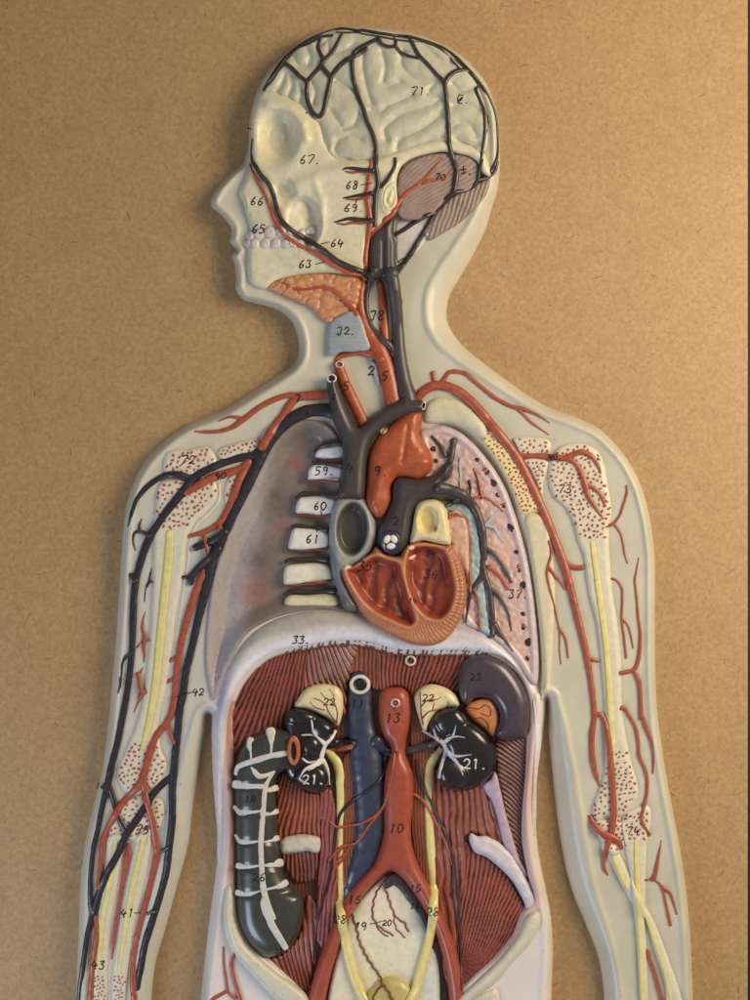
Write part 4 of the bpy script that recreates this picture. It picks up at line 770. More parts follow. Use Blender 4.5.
UR1 = tube('ureter', [[(327,752,3),(332,756,4.6),(337,763,5),(340,775,5),(341,800,4.6),(340,825,4.6),(339.5,860,4.6),(340,895,4.6),(341.5,920,4.6),(346,947,4.6),(353,974,4.6),(361,994,4.6),(366,1003,4.4)]], M_ure, ROOT, flat=.75, lift=.5, sides=14, wob=.03)
UR2 = tube('ureter', [[(441,749,3.4),(435,756,4.8),(429.5,768,5),(428.5,795,5),(430,832,5),(431.5,860,5),(433.5,892,4.8),(433,918,4.8),(429,940,4.6),(421,968,4.6),(415,990,4.4),(410,1000,4)]], M_ure, ROOT, flat=.75, lift=.5, sides=14, wob=.03)
tube('kidney_branch', [RR(T(th, [(690,70),(660,120),(630,150),(610,200),(600,250),(610,262)]), 1.6, 3), RR(T(th, [(540,0),(555,70),(590,120),(620,145)]), .7, 2.2), RR(T(th, [(480,95),(545,95),(600,128),(620,150)]), .8, 2), RR(T(th, [(485,240),(520,265),(570,262),(600,250)]), .9, 1.8),
     RR(T(th, [(465,362),(500,310),(550,285),(600,252)]), .5, 3), RR(T(th, [(520,315),(560,295),(600,262)]), .5, 2), RR(T(th, [(610,250),(640,310),(655,402)]), 2.6, .6)], M_wht, KID1, flat=.5, lift=.4)
tube('kidney_branch', [RR(T(tL, [(312,340),(350,362),(385,385),(402,412)]), 1.4, 2.8), RR(T(tL, [(385,385),(420,365),(435,320)]), 2.4, .4), RR(T(tL, [(400,372),(435,362),(468,366)]), 1.4, .4), RR(T(tL, [(398,410),(430,435),(492,430)]), 2.6, .4), RR(T(tL, [(410,425),(445,470),(462,508)]), 2.6, .4), RR(T(tL, [(402,412),(386,455),(372,515)]), 2.8, 1.6)], mat('bluish_white_paint', (188,188,198), .36, .08, .15), KID2, flat=.5, lift=.4)
gl = [RR(T(tc, [(380,395),(410,430),(440,445),(480,470),(505,545),(500,625)]), .4, .8), RR(T(tc, [(330,438),(380,455),(420,490),(440,540),(490,610)]), .4, .8), RR(T(tc, [(300,465),(340,505),(410,525)]), .4, .6), RR(T(tc, [(445,370),(470,400),(480,440)]), .4)]
tube('gland_line', gl, M_brown, AD1, flat=.5, lift=.2, reg=False, sides=6, step=1)
ar_ = (370,635,7.5)
gl = [RR(T(ar_, [(375,430),(380,520),(385,600),(400,668)]), .6, 1), RR(T(ar_, [(395,620),(440,575),(500,560),(560,545),(588,520),(580,490)]), .9, .4), RR(T(ar_, [(385,535),(430,490),(500,485),(530,465)]), .8, .4), RR(T(ar_, [(470,560),(480,510)]), .5)]
tube('gland_line', gl, M_brown, AD2, flat=.5, lift=.2, reg=False, sides=6, step=1)
# thin vessels over the great ones
tube('gonadal_vein', [RR(T(tg, [(297,138),(292,215),(250,285),(165,350),(95,400),(52,455),(36,530),(25,620),(8,700)]), 2, 1.4) + [(329,878,1.3),(323,900,1.3),(317,925,1.3),(313,960,1.2)]], M_navy, ROOT, flat=.8, lift=.4, sides=8)
tube('gonadal_artery', [RR(T(tg, [(345,130),(338,200),(322,290),(292,400),(240,460),(165,500),(85,515),(35,520),(0,490)]), 1.6, 1.3), RR(T(tg, [(285,420),(215,505),(140,605),(75,618),(30,655),(-5,700)]), 1.4, 1.2), RR(T(tg, [(105,625),(70,690),(30,740)]), 1.2), RR(T(tM, [(600,450),(620,410),(650,400),(680,390)]), 1.1), RR(T(tM, [(580,510),(600,470),(640,430)]), 1.1)], M_red, ROOT, flat=.8, lift=.4, sides=8)
tube('gonadal_vein', [RR(T(tg, [(465,160),(470,240),(498,310),(540,385),(580,470),(630,580),(660,680),(668,750)]), 1.6, 1.6) + [(458,900,1.5),(460,940,1.4),(461.5,990,1.2)]], M_vein, ROOT, flat=.8, lift=.4, sides=8)
tube('gonadal_artery', [RR(T(tg, [(448,345),(500,380),(550,460),(590,540),(630,630),(655,720)]), 1.8, 1.1)], M_red, ROOT, flat=.8, lift=.4, sides=8)
wg = lambda pts, r: [(x + .7*math.sin(i*1.9), y, r) for i, (x, y, _) in enumerate(catmull([(a, b, 0) for a, b in pts], 3))]
tube('pelvic_vessel', [wg(T(tN, [(345,250),(335,275),(320,300),(306,345),(303,400),(325,440),(390,482)]), .9), wg(T(tN, [(312,430),(335,465),(365,485)]), .7), wg(T(tN, [(347,262),(370,330),(388,380),(405,410),(435,430),(450,465)]), .9), wg(T(tN, [(390,395),(400,450),(438,490)]), .7)], M_brown, ROOT, flat=.8, lift=.3, sides=7, reg=False, sm=2)
tube('pelvic_vessel', [wg(T(tN, [(217,392),(235,450),(245,500),(262,540),(280,575),(310,620),(332,650),(345,690)]), 1.2), wg(T(tN, [(345,685),(315,720),(300,755)]), 1.2), wg(T(tN, [(345,685),(370,720),(385,755)]), 1.5)], mat('ochre_brown_paint', (120,72,40), .42, .2, .2), ROOT, flat=.8, lift=.3, sides=7, reg=False, sm=2)
tube('pelvic_vessel', [RR(T(tO, [(125,360),(128,450),(140,540),(148,600)]), 1, 1.8), RR(T(tO, [(148,592),(110,615),(70,640)]) + [(206,1010),(200,1040)], 1.8, 2.4), RR(T(tO, [(185,395),(172,425),(170,470),(185,540),(215,640)]) + [(246,1020),(250,1040)], 1.6, 2.8), RR(T(tO, [(148,598),(175,625),(195,640)]) + [(240,1005)], 1.6, 2)], M_red, ROOT, flat=.8, lift=.4)
cut_ring(360, 684.5, 10.5, 9.8, ROOT, 0, 2.2)
cut_ring(410.5, 660.7, 5.6, 5.2, ROOT, 0, 1.2)
cut_ring(395.4, 703, 4.8, 4.4, AO, 0, .8)
tube('vessel_tail', [[(395.6,706,1),(395.4,711,.6)]], M_brown, AO, flat=.5, reg=False)
# ================================================================ arm veins and arteries (arm with the dark veins)
rV = M_navy
tube('arm_vein', [[(338,414,7),(327,410.5,7),(310,410.7,6.5),(292,418.5,6.2),(277.5,432,5.6),(265,448,5.6),(256,467,5.6),(246,488,5.4),(233,515,5.2),(224,534,5.2),(213,556,5.2),(208,580,4.8),(203,600,4.5),(198,620,4.2),(192,647,4),(186,671,4),(183,695,3.9),(180,708,3.9),(177.5,733,3.9),(174.5,761,4),(172.4,787,4),(172.2,819,4),(169,848,3.9),(166,873,3.7),(158.5,901,3.7),(152,922,3.8),(145,944,3.8),(140.4,969,3.6),(137,988,3.2)],
   [(262,452,5),(250,456,4.2),(241,457.5,4.0),(220,464,4),(205,471,4),(195,477,4.4),(181,494,4.4),(164,515,4),(151,535,4),(142.7,555,4),(137,575,3.8),(134,596,3.8),(133,620,3.8),(132,649,3.4),(128.7,681,3.4),(124.4,708,3.4),(118,740,3.5),(112.7,761,3.7),(108,783,3.8),(102,808,3),(96.7,834,2.9),(93.5,848,2.8),(90.3,880,2.8),(90.3,903,2.8),(93,914,3.4),(88,932,3),(84,959,2.9),(79.8,990,2.8),(78,1040,2.6)],
   [(197,477,4),(188,477.5,4),(180,475,3.8),(169,474.7,3.4),(156,480,3),(145,489,2.8),(137,499,2.4),(132,512,2),(128,526,.8)],
   [(108,783,3),(113.7,799.5,3.2),(118,816,3),(126.5,833,3.4)],
   [(172,777,3.8),(166,781,3.6),(155,792,3.6),(145.7,806,3.8),(136,821,3.8),(126.5,834,4),(119,852,3.8),(107.3,873,3.8),(99,894,4),(94,912,4)]], rV, ROOT, flat=.62, lift=.4, sides=12, wob=.06)
tube('vein_branch', [RR(T(tS, [(418,157),(432,145),(448,138),(462,128)]), 1.5, 2.4), RR(T(tS, [(345,445),(362,440),(385,430),(405,430)]), .7, 2.6)], rV, ROOT, flat=.8)
tube('vein_branch', [RR(T(tQ, [(232,168),(210,155),(190,148),(168,150),(157,165),(155,195),(166,235)]), 2.6, .6), RR(T(tQ, [(188,150),(184,120),(196,88)]), 2.2, .5)], M_vein, ROOT, flat=.8)
tube('vein_branch', [RR(T(tQ, [(165,378),(152,365),(142,348)]), 2.6, 1.8)], M_vein, ROOT, flat=.8)
tube('vein_branch', [RR(T(tQ, [(241,318),(238,350),(228,390),(214,420),(208,475)]), .5, .6), RR(T(tQ, [(255,388),(232,385),(222,400)]), .6, 1.4), RR(T(tQ, [(236,340),(232,375),(220,405)]), .8, 1.6)], M_vein, ROOT, flat=.8)
tube('vein_branch', [RR(T(tQ, [(150,715),(122,735),(105,765),(100,820),(85,905)]), 2, .7)], M_vein, ROOT, flat=.8)
tube('vein_branch', [RR(T(tR, [(238,-10),(234,30),(225,58)]), 1.6, .8)], M_vein, ROOT, flat=.8)
tube('vein_stub', [RR(T(tQ, [(585,150),(540,185),(490,205),(448,222)]), 4.4, 4)], rV, ROOT, flat=.8, lift=.6)
tube('vein_stub', [RR(T(tQ, [(555,230),(510,278),(460,320),(430,360),(425,388)]), 4.4, 3.4), RR(T(tQ, [(440,345),(412,362),(388,362)]), 3, 1.8)], rV, ROOT, flat=.8, lift=.6)
tube('arm_artery', [[(332,394,4.6),(322,395,4.8),(308,395.5,4.8),(298,397,4.8),(290,405,4.2),(282,417,4.2),(271,432,4.6),(262,447,4.6)],
   [(300,396,3.6),(291,395,3.2),(281,397,3),(270,401.5,3),(257,409,3),(248,416,3),(241,421,3.2),(233,427,2.6),(219,431.3,2),(207,431.8,1.8),(195,431.3,1)],
   [(243,419,2),(236,417,1.6),(229,417,1.3),(219,421,.8)]], M_red, ROOT, flat=.62, lift=.45)
tube('arm_artery', [[(248,462,4.4),(244,470,4.2),(238.7,481,4.2),(230.7,503,4),(224,517,3.8),(219,524,3.8),(206,531,2.8),(190,536,2.2)], [(247,465,4),(240,469,4),(229,472.5,4.2),(214,477,4.4),(201,484,4.2),(186,493,3)], [(218,523,2.4),(221.5,530,2.2)], [(203,532,2.4),(206,545,2.2),(208,557,2)]], M_red, ROOT, flat=.62, lift=.45)
tube('arm_artery', [[(204,571,3),(202,577,4),(194,597,4),(187,619,3.8),(180,648,3.6),(176,677,3.5),(174,700,3.4),(171,714,3.4),(165,725,3.5),(157,735,3.6),(150,752,3.8),(145,771,3.8),(141,783,4.4),(131,794,3.6),(120,806,3.4),(113,819,3.5),(107.5,829,3.4),(103,842,3.2),(101,863,3),(98,888,2.4)],
   [(143,780,4),(146,799,3.2),(152,820,3.4),(154.6,836,3.6),(157,852,3.8),(151.5,880,3.4),(144,909,3.4),(137.5,935,3),(133.5,961,3),(132.8,984,3.2),(134,1000,3.4),(134,1040,3)],
   [(168,720,2.6),(169,730,2.4),(173.5,743,2)], [(177,661,2.2),(173,659,2.4),(170,661,1.8)], [(174,681,2),(170,680,2.2),(168,682,1.8)]], M_red, ROOT, flat=.62, lift=.45)
tube('arm_artery', [[(129,845,2.6),(127.5,856,3.4),(122.5,884,2.4),(118,910,2.2),(113.7,938,2.4),(111.6,959,.9)]], M_red, ROOT, flat=.7, lift=.4)
tube('arm_artery', [[(95.6,917,2),(96.5,935,3),(93.5,959,3),(91.5,982,3.4),(90,1005,3.4),(88,1040,3)]], M_red, ROOT, flat=.7, lift=.4)
tube('artery_branch', [RR(T(tQ, [(212,525),(202,560),(200,600),(210,640)]), .4, 2.2), RR(T(tQ, [(175,690),(195,665),(212,650),(238,662)]), 1, 1), RR(T(tQ, [(210,640),(205,690),(208,730),(205,762)]), 2.6, .5)], M_red, ROOT, flat=.7)
tube('artery_branch', [RR(T(tQ, [(200,788),(185,820),(182,860),(195,888),(212,905)]), .6, 2), RR(T(tQ, [(195,895),(184,930)]) + T(tR, [(175,0)])[:0], 2, 2)], M_red, ROOT, flat=.7)
tube('artery_branch', [RR(T(tR, [(318,-30),(325,0),(330,40),(342,55)]), 2.4, 2.4), RR(T(tR, [(355,60),(342,60),(328,90),(312,120),(300,152)]), 1.6, .6)], M_red, ROOT, flat=.7)
# ================================================================ arteries of the other arm
tube('arm_artery', [[(418,398,4.4),(424,391,4.8),(433,386,5),(444,385.5,5),(458,391,5),(473,403,5),(487.5,420,5),(499,434,5.2),(513,452,5.4),(521.6,466,5.2),(533.6,490,5),(544.4,514,5),(554,537,4.8),(562,558,4.4),(567.4,575,4.2),(573,597,3.9),(579,622,3.6),(585.5,649,3.4),(590,674,3),(593,697,2.8),(594.3,717,2.8),(592,734,3),(592.5,756,3),(595.5,773,2.6),(599.5,786,1)],
   [(440,386,2.6),(445,378,2.4),(449,372.5,2.4),(456,371.5,2.2),(466,374,2.2),(479,385,2.1),(494,397,2.1),(511,406,2.1),(522.6,409,2.2),(537,414.5,1.4),(549.5,423,.6)], [(516,407,2),(523,414,1.4),(531,422,1.4),(549,435,.6)],
   [(436,387,2.6),(434,378,2.4),(433,373,2.4)],
   [(519,456,3.2),(535,456,3.2),(552,457,3.2),(566,458,3.2),(573,454.5,2.8),(582,452,2.8),(590,455,2.6),(597,463,2.2),(601,473,1)],
   [(566,458,3),(573,461,2.6),(580,470,2.6),(585,484,3),(588,495,2.6),(594,505,2.2),(603.5,519,.8)], [(586,485,2.4),(594,488,2),(601,495,1.8),(605.5,506,1.2)],
   [(565,561,2.6),(570,565.5,2.6),(577,568,2.7),(583,567.5,2.7)], [(587,656,2.8),(592,659,2.4),(599,661.5,1.2)],
   [(594,714,2.6),(601,715,2.8),(606,725,3),(609.5,748,3.2),(611.5,771,3.4),(613,793,3.4),(613.5,812,3.6),(612,830,3.4),(608,845,3.2),(604,858,2.6),(604,868,2),(608,875,.8)],
   [(590.5,817,2.4),(594,825,3.4),(602,833,3.8),(610,837,4),(618,841,3.4),(622,848,2.2)], [(590,820,1.4),(589,816,1.2)]], M_red, ROOT, flat=.62, lift=.4)
for q in ([RR(T(tV, [(85,95),(93,125),(92,160),(75,225),(80,270),(100,350),(118,430),(130,500),(130,570),(136,635)]), 1.6, .6), RR(T(tV, [(82,205),(105,240),(130,265),(158,305)]), 2, 1.4), RR(T(tV, [(128,475),(145,500),(158,530),(168,608)]), 1.6, 1)],
          [RR(T(tU, [(653,525),(655,550),(640,600),(625,645),(600,680),(578,692)]), 1.2, 1.4), RR(T(tV, [(350,22),(372,20),(400,60),(412,110),(418,150),(430,190)]), 1.4, .8)],
          [RR(T(tV, [(362,258),(385,268),(405,300),(408,350),(405,430),(415,520),(425,608)]), 1.2, 1.2), RR(T(tV, [(412,440),(432,465),(445,510),(455,565)]), 1.2, .8)],
          [RR(T(tV, [(480,168),(470,220),(463,265),(472,350),(478,430),(487,500),(483,590),(468,650),(450,665),(398,675)]), .6, 2.4), RR(T(tV, [(462,668),(483,720),(492,880)]), 2.4, 2.4) + RR(T(tW, [(438,80),(462,150),(490,220),(500,290),(498,390)]), 2.6, 1)],
          [RR(T(tW, [(325,48),(340,38),(370,80),(405,150),(418,220),(425,300),(455,370),(468,430),(462,520),(445,590),(435,630),(450,675),(482,722)]), 2, 1.6)],
          [RR(T(tX, [(475,48),(462,120),(450,190),(440,230)]), .5, 2.8), RR(T(tX, [(398,235),(435,232),(465,250),(485,290),(497,350),(518,445)]), 1, 1.6), RR(T(tX, [(480,268),(515,295),(532,340),(547,395)]), 2, .8)],
          [RR(T(tX, [(412,565),(420,600),(440,660),(460,730),(478,800)]), 1.8, 2.4) + [(664,1020,2),(668,1040,1.6)]]):
    tube('artery_branch', q, M_red, ROOT, flat=.75, lift=.4)
# ================================================================ neck and chest great vessels
CAR = tube('carotid_artery', [[(371,159,.8),(370,170,2.2),(368.7,183,2.4),(367,197,2.6),(369,210,2.8),(370,223,3),(368,237,2.6),(366,250,2.4),(365,267,2.6),(364.5,277,3.4),(361,290,4),(360,304,4.6),(362.5,320,5.2),(370,337,6.5),(380,351,8),(386,368,8.6),(390,385,8.8),(393,402,9)]], M_ored, ROOT, flat=.75, lift=.3, sides=16, wob=.03)
tube('carotid_artery', [[(378,278,1.5),(380,284,4),(382.5,300,4.4),(384,320,4.2),(385,340,4.4)]], M_ored, ROOT, flat=.75, lift=.2)
tube('thyroid_artery', [RR(T(tE, [(214,333),(225,318),(260,302),(330,293),(395,303),(430,325)]), 2, 4)], M_ored, ROOT, flat=.8, lift=.4)
CS = tube('carotid_stump', [[(338,364,5),(340,370,5.4),(347,388,5.8),(355.6,406,6),(366,428,6.2)]], M_ored, ROOT, flat=.8, lift=.5, sides=14, wob=.03)
JUG = [(393,217),(386,222),(380,227),(372,234),(369,250),(369,268),(371,280),(378,279),(384,279),(387,287),(390,300),(402,305),(399,290),(398,276),(396,262),(396,245),(394,232)]
relief('jugular_vein', JUG, lambda x, y, d, b: b*.2 + 22 + 6*rnd(d, 5) - 1.2*np.exp(-((x-383)/2.0)**2)*(y > 240)*(y < 270) + 1*np.exp(-((x-387)/2.0)**2), M_grey, ROOT, step=1.5, skirt=-7)
tube('jugular_vein', [[(375,270,4),(370,282,3),(366.5,296,2.6),(367,312,2.6),(371,326,2.8),(381,338,3.4),(389,345,4),(394,353,4.5)]], M_grey, ROOT, flat=.9, lift=.6, wob=.04)
JV = tube('jugular_vein', [[(391,272,7),(394,288,6.5),(396,305,6.2),(397.5,325,6.2),(398.5,345,6.6),(400,362,7.4),(403,380,8.2),(407,396,9.5),(409,408,10)]], M_grey, ROOT, flat=.78, lift=.4, sides=16, wob=.02, sm=12)
GV = [(327.5,379),(331,376),(336,378),(339,386),(343,398),(348,410),(353,421),(358,427),(365,422),(374,414),(386,406),(396,401),(405,396),(412,399),(420,400.5),(424,401),(425,410),(420,413),(411,415),(402,418),(390,424),(380,431),(372,441),(368,453),(366,470),(365,490),(362,500),(350,500),(338,498),(340,480),(342,460),(342,444),(337,430),(331,416),(329,400),(327,388)]
relief('great_vein', GV, lambda x, y, d, b: 27 + 11*rnd(d, 9.5) + 1.5*ss((y-420)/40), M_grey, ROOT, step=1.5, skirt=-12)
cut_ring(331.6, 378.3, 5.2, 4.6, ROOT, 0, 1.2); cut_ring(339.5, 364.5, 4.4, 3.6, CS, .2, .8); cut_ring(423.6, 405.5, 2.2, 4.6, ROOT, .1, 1.5)
blobs('torn_edge', [(384,430.5,2.6,4.6,.5)], M_cream, ROOT, 1.2)
# lung vessels
tube('lung_vein', [RR(T(tH, [(212,262),(195,222),(170,192),(150,170)]), 2.6, 1.2), RR(T(tH, [(235,290),(245,240),(252,190)]), 3.4, 3.2), RR(T(tH, [(185,410),(230,418),(285,438),(330,475),(362,530),(385,600),(393,680),(395,740)]), 6, 3.2) + RR(T(tJ, [(388,190),(396,250),(418,320),(428,390),(433,470),(433,540)]), 3, 3),
   RR(T(tH, [(275,462),(240,485),(205,505)]), 3.4, 1.2), RR(T(tJ, [(390,125),(430,150),(465,190),(495,235),(522,290)]), 2.6, 1.6), RR(T(tJ, [(412,318),(450,340),(482,385),(508,440),(522,520)]), 3, .6), RR(T(tJ, [(440,490),(465,530),(495,565),(530,616)]), 4, .5), RR(T(tJ, [(388,265),(352,300),(330,350),(320,410),(308,480)]), 2.8, .8)], M_grey, LU, flat=.85, lift=.5, wob=.06)
tube('lung_vein', [RR(T(tH, [(326,380),(330,410),(326,450)]), 1.6, 1.2)], M_vein, LU, flat=.8)
tube('lung_artery', [RR(T(tH, [(346,322),(362,360),(372,400),(380,440),(385,455)]), .8, 2.2), RR(T(tH, [(345,472),(362,455),(390,455),(430,475),(485,522)]), 1.6, .8)], M_ored, LU, flat=.8)
tube('lung_artery', [RR(T(tJ, [(417,218),(440,238),(470,265),(507,322)]), 2.4, 2)], M_ored, LU, flat=.8)
tube('lung_artery', [RR(T(tJ, [(350,335),(362,360),(368,410),(374,515)]), 1.6, 1.4)], M_ored, LU, flat=.8)
# ================================================================ head vessels
tube('facial_artery', [RR(T(tC, [(236,22),(255,70),(280,115),(305,160),(322,200),(342,260),(360,300),(392,345),(440,385),(500,415),(555,445),(620,490),(700,530)]) + [(362,275),(366,279)], 1.6, 2.6)], M_ored, ROOT, flat=.85, lift=.3)
tube('facial_vein', [RR(T(tA, [(246,560),(242,610),(246,660)]), 1, 1.8) + RR(T(tC, [(262,32),(290,75),(325,115),(345,165),(360,225),(385,285),(425,325),(480,360),(540,395),(590,430),(640,470),(700,500)]) + [(361,271),(370,275)], 2.4, 2.8)], M_vein, ROOT, flat=.9, lift=.5)
tube('gland_artery', [RR(T(tC, [(390,575),(420,595),(470,607),(520,603),(575,595),(620,608),(665,642),(705,685),(735,720)]), .8, 2.6)], M_ored, ROOT, flat=.7, lift=.3)
tube('ear_artery', [RR([(371,236), (377,229)] + T(tj, [(330,530),(395,475),(430,410),(490,330),(560,275),(630,220),(690,155),(750,85)]) + [(443,157.5)], 3.4, .8), RR(T(tD, [(345,105),(380,95),(415,92),(450,80),(475,48)]), 2.2, .5)], M_ored, ROOT, flat=.7, lift=.3)
tube('temple_artery', [RR(T(tj, [(40,158),(90,168),(160,162),(225,178)]), .8, 1.8), ], M_red, ROOT, flat=.7)
tube('temple_artery', [RR(T(tj, [(50,368),(110,372),(170,362),(220,352)]), .8, 1.8)], M_red, ROOT, flat=.7)
tube('temple_artery', [RR(T(tj, [(-20,550),(30,558),(90,546),(180,545)]), .8, 1.8)], M_red, ROOT, flat=.7)
tube('temple_vein', [RR(T(tj, [(25,145),(50,135),(100,138),(160,146),(245,155)]), .8, 2.6), RR(T(tj, [(25,360),(80,350),(150,338),(240,322)]), .7, 2.4), RR([(334.5,222)] + T(tj, [(0,530),(60,515),(120,518),(240,530)]), .8, 2.6), RR(T(tj, [(415,62),(412,120),(385,170),(350,230),(310,275)]), 1.6, 2.2),
   RR(T(tB, [(135,85),(70,118),(22,150),(10,200),(15,270),(35,350),(60,410),(78,470),(105,530),(122,590),(122,640)]) + T(tj, [(268,0),(270,60),(268,120),(278,190),(285,260),(268,330),(262,420),(262,500),(260,565)]), 2.2, 2.6)], M_vein, ROOT, flat=.75, lift=.35)
hv = [RR(T(tA, [(400,205),(430,225),(465,262),(500,292),(498,340),(510,395),(530,435),(560,453),(580,425),(592,370),(605,310),(612,272),(590,240),(568,215)]), 2.0, 2.2), RR(T(tA, [(498,295),(530,255),(560,222),(580,188)]), 1.8, 2.2), RR(T(tA, [(612,275),(645,225),(690,185),(740,160)]) + [(366,49)], 2.2, 2.2), RR(T(tA, [(572,195),(575,180),(555,130),(568,82)]), 2.2, 1.5), RR(T(tA, [(580,188),(612,160),(640,115),(668,62)]), 2, 1.6),
   RR(T(tB, [(135,90),(150,112),(180,125),(215,125),(235,148),(275,168),(322,178)]), 1.8, 1.4), RR(T(tB, [(215,122),(212,95),(180,68),(130,58)]), 1.6, 1), RR(T(tB, [(288,98),(320,160),(365,208),(410,258),(442,295),(450,360),(458,440),(463,520),(465,580),(480,640),(500,700)]) + T(tD, [(500,60),(488,145)]), 1.6, 2.6), RR(T(tB, [(445,295),(465,262),(495,240),(525,234),(560,244),(592,275)]), 2.2, 1.8),
   RR(T(tB, [(600,300),(590,328),(610,375),(628,420),(632,470),(632,540),(620,620),(610,690),(600,745)]) + T(tD, [(600,95)]), 1.6, 1.2), RR(T(tB, [(628,425),(645,455),(646,500),(632,540)]), .9, .9)]
hv = [[(a, b, r*1.15) for a, b, r in q] for q in hv]
tube('brain_vein', hv, M_vein, ROOT, flat=.75, lift=.35)
tube('brain_vein', [RR(T(tA, [(298,328),(325,280),(365,218),(400,175),(445,135),(500,98),(565,68),(655,42),(745,50)]) + T(tB, [(60,48),(130,60),(210,72),(275,78),(350,98),(430,128),(495,172),(555,232),(612,300),(655,370),(682,450),(690,540),(688,640),(665,700),(615,745)]), 1.4, 1.9),
   RR(T(tA, [(302,325),(345,275),(392,205),(455,138),(520,105),(570,78),(620,72)]), 1.1, 1.6), RR(T(tA, [(640,58),(745,60)]) + T(tB, [(60,66),(130,75),(190,88),(270,98),(345,106),(420,132),(475,185),(520,232)]), 1, 1), RR(T(tB, [(270,76),(278,92),(290,104)]), 1.6)], M_vein, ROOT, flat=.7, lift=.2)
tube('nape_vein', [RR(T(tD, [(690,10),(678,55),(645,82),(600,95),(575,125),(540,142),(490,152),(455,180),(420,222),(390,262),(360,315),(320,380),(285,440),(245,495),(212,540)]), 1.8, 2.8), RR(T(tD, [(395,245),(350,265),(300,295),(255,325),(212,350)]), 2.4, 2.2), RR(T(tD, [(600,95),(608,45),(622,0)]), 1.4, 1.1)], M_vein, ROOT, flat=.85, lift=.45)
# ================================================================ handwritten numbers
G = {
 '0': [[(.5,0),(.15,.15),(.05,.5),(.2,.9),(.5,1),(.85,.8),(.95,.45),(.8,.1),(.5,0)]],
 '1': [[(.35,.15),(.55,0),(.5,.5),(.45,1)]],
 '2': [[(.1,.2),(.4,0),(.8,.12),(.8,.4),(.4,.75),(.1,.95),(.5,.92),(.95,.98)]],
 '3': [[(.1,.05),(.8,0),(.5,.4),(.85,.6),(.75,.92),(.35,1),(.05,.85)]],
 'J': [[(.05,.05),(.7,0),(.7,.6),(.6,.95),(.3,1),(.1,.8)]],
 '4': [[(.35,0),(.1,.6),(.95,.55)],[(.75,.3),(.6,1.05)]],
 '5': [[(.85,0),(.3,.02),(.2,.42),(.6,.4),(.85,.65),(.6,.95),(.1,1)]],
 '6': [[(.7,0),(.3,.35),(.1,.75),(.35,1),(.75,.85),(.7,.6),(.3,.6)]],
 '7': [[(.05,.05),(.9,0),(.6,.5),(.35,1)]],
 '8': [[(.75,.1),(.35,0),(.2,.25),(.75,.6),(.7,.95),(.3,1),(.15,.75),(.7,.35),(.75,.1)]],
 '9': [[(.8,.2),(.4,0),(.1,.25),(.35,.5),(.75,.3),(.8,.2),(.75,.7),(.5,1)]],
 '.': [[(.3,.95),(.45,1.0)]], '-': [[(0,.5),(1,.45)]], 'a': [[(.75,.1),(.3,0),(.05,.4),(.2,.8),(.6,.7),(.8,.3),(.3,.9),(.9,1)]],
 't': [[(.4,0),(.45,.6),(.4,1)],[(0,.5),(.9,.45)],[(.1,.9),(.6,.95),(.9,.75)]], 'A': [[(.05,1),(.5,0),(.75,1)],[(.2,.65),(.75,.6)]], 'l': [[(.5,0),(.5,1)],[(.3,0),(.7,0)],[(.3,1),(.7,1)]]}
def write(txt, x, y, hgt=8, m=None, parent=ROOT, r=.68, sl=.16, an=0, wd=.72):
    br = []; cw = hgt*wd; tot = sum(cw*(1.25 if c != '.' else .7) for c in txt); u = -tot/2
    for c in txt:
        for st in G[c]:
            pts = []
            for p in st:
                a = u + p[0]*cw + (0.5-p[1])*hgt*sl + random.uniform(-.3, .3); b = (p[1]-.5)*hgt + random.uniform(-.3, .3)
                pts.append((x + a*math.cos(an) - b*math.sin(an), y + a*math.sin(an) + b*math.cos(an), r*random.uniform(.75, 1.15)))
            br.append(pts)
        u += cw*(1.25 if c != '.' else .7)
    return tube('painted_number', br, m or M_ink, parent, flat=.35, lift=.25, sides=5, reg=False, wob=.1, step=.8, sm=1)
def stroke(pts, m=None, r=.5, parent=ROOT): return tube('pointer_line', [RR(pts, r)], m or M_ink, parent, flat=.35, lift=.2, sides=5, reg=False, step=1, sm=1)
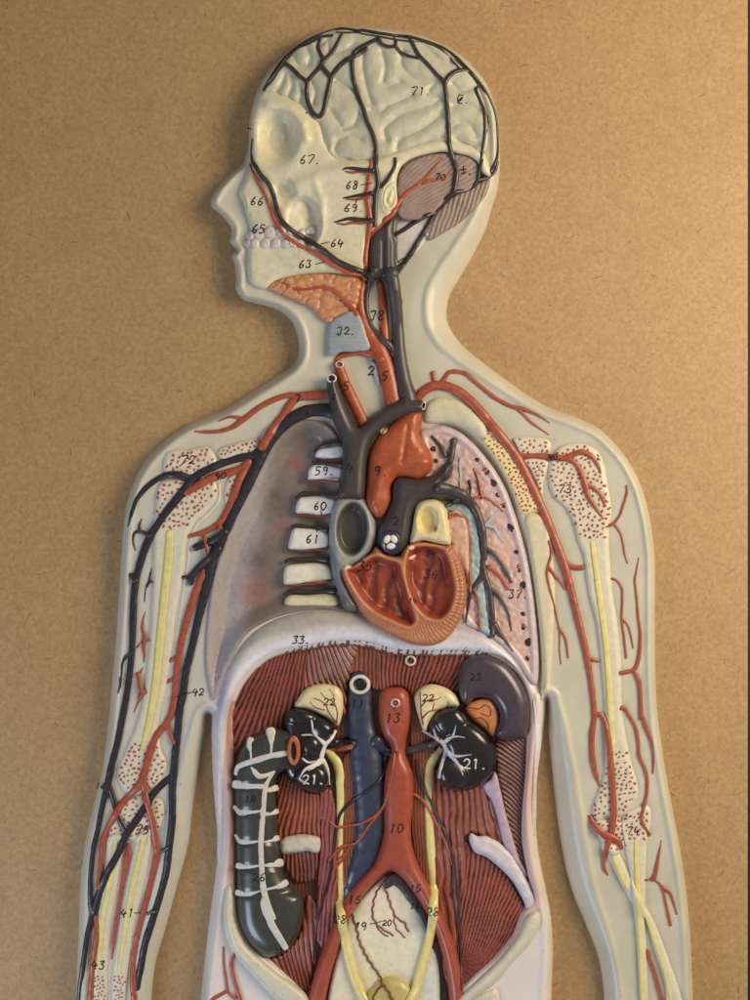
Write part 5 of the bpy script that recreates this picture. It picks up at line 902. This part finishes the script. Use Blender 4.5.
for t in [('67.',310,159.5,8.5),('71.',421,91,8,),('a.',463,99,8),('t.',466.5,170,8),('70',441,177,6),('66',258,201,8),('65',259.5,229,8),('68',353,185,7.5),('69.',354,208,8),('64',338,243,7.5),('63',306,264,7.5),
          ('J2.',346,331,7.5),('J8',378,315.5,9),('2',372,371,9),('5',347,386,8),('5',386,376,9),('7',299,398,6),('8',308,412.5,5),('6',334.5,397,6),('72',189,460,8.5),('40.',223,475.5,6),('59.',324.5,471,8),('60',321,506,7.5),('61',313.5,539,8),
          ('4',351,468,9),('9.',381,471,9),('2',397,521,8.5),('35',366,566,9),('34',431,553,6),('36',432,574,8),('14',413,601,5),('33.',301,640,7),('37.',518,594,8),('41',128,913,8),('42',199,692,7),('75',143.5,830,8),('43',99,965,8),
          ('22',330,702,7),('11',358.5,704,8),('13.',396,718,8.5),('22',429,698,7),('23.',478,677,6.5),('10',397.5,828.5,8.5),('15',355.5,900,7.5),('15',416,888.5,7),('16',415.5,906,6),('28',341,919.5,7.5),('28',433.5,912,8),('19',361.5,926.5,7.5),('20',387.5,923,5.5),
          ('1A',251,799,7),('26',260,877,8),('25',279,951,4.5),('25',343,741,6),('22',386,754,6),('73',566,489,8),('40.',555,457,5.5),('74',634,831,7.5),('16',101,786,5)]:
    write(*t)
write('21.', 313, 779.5, 9, M_wht, KID1, r=.8, sl=0); write('21.', 474.5, 764, 9.5, M_wht, KID2, r=.9, sl=0)
for q in ([(361,185),(372,183)],[(356,203),(357,199)],[(321,244),(329,242)],[(316,264),(325,262)],[(176,697),(184,694),(190,693)],[(186,694),(192,692)],[(134,913),(141,913)],[(321,511),(321.5,515)],[(317,532),(318,527)],[(370,924),(374,923)],[(376,923),(382,921)],[(418,549),(428,547)]): stroke(q)
tube('pointer_line', [[(398,262,.5),(402,259,.5),(407,257,.4)],[(398,265,.5),(403,264,.5),(407,261,.4)]], M_ink, ROOT, flat=.35, lift=.2, sides=5, reg=False)
tube('pointer_line', [[(248,128.5,.7),(251.5,129,.6)]], M_ink, ROOT, flat=.35, reg=False)
blobs('paint_speck', [(306.5, 113, 1.2, 1, 0)], M_ink, ROOT, .3)
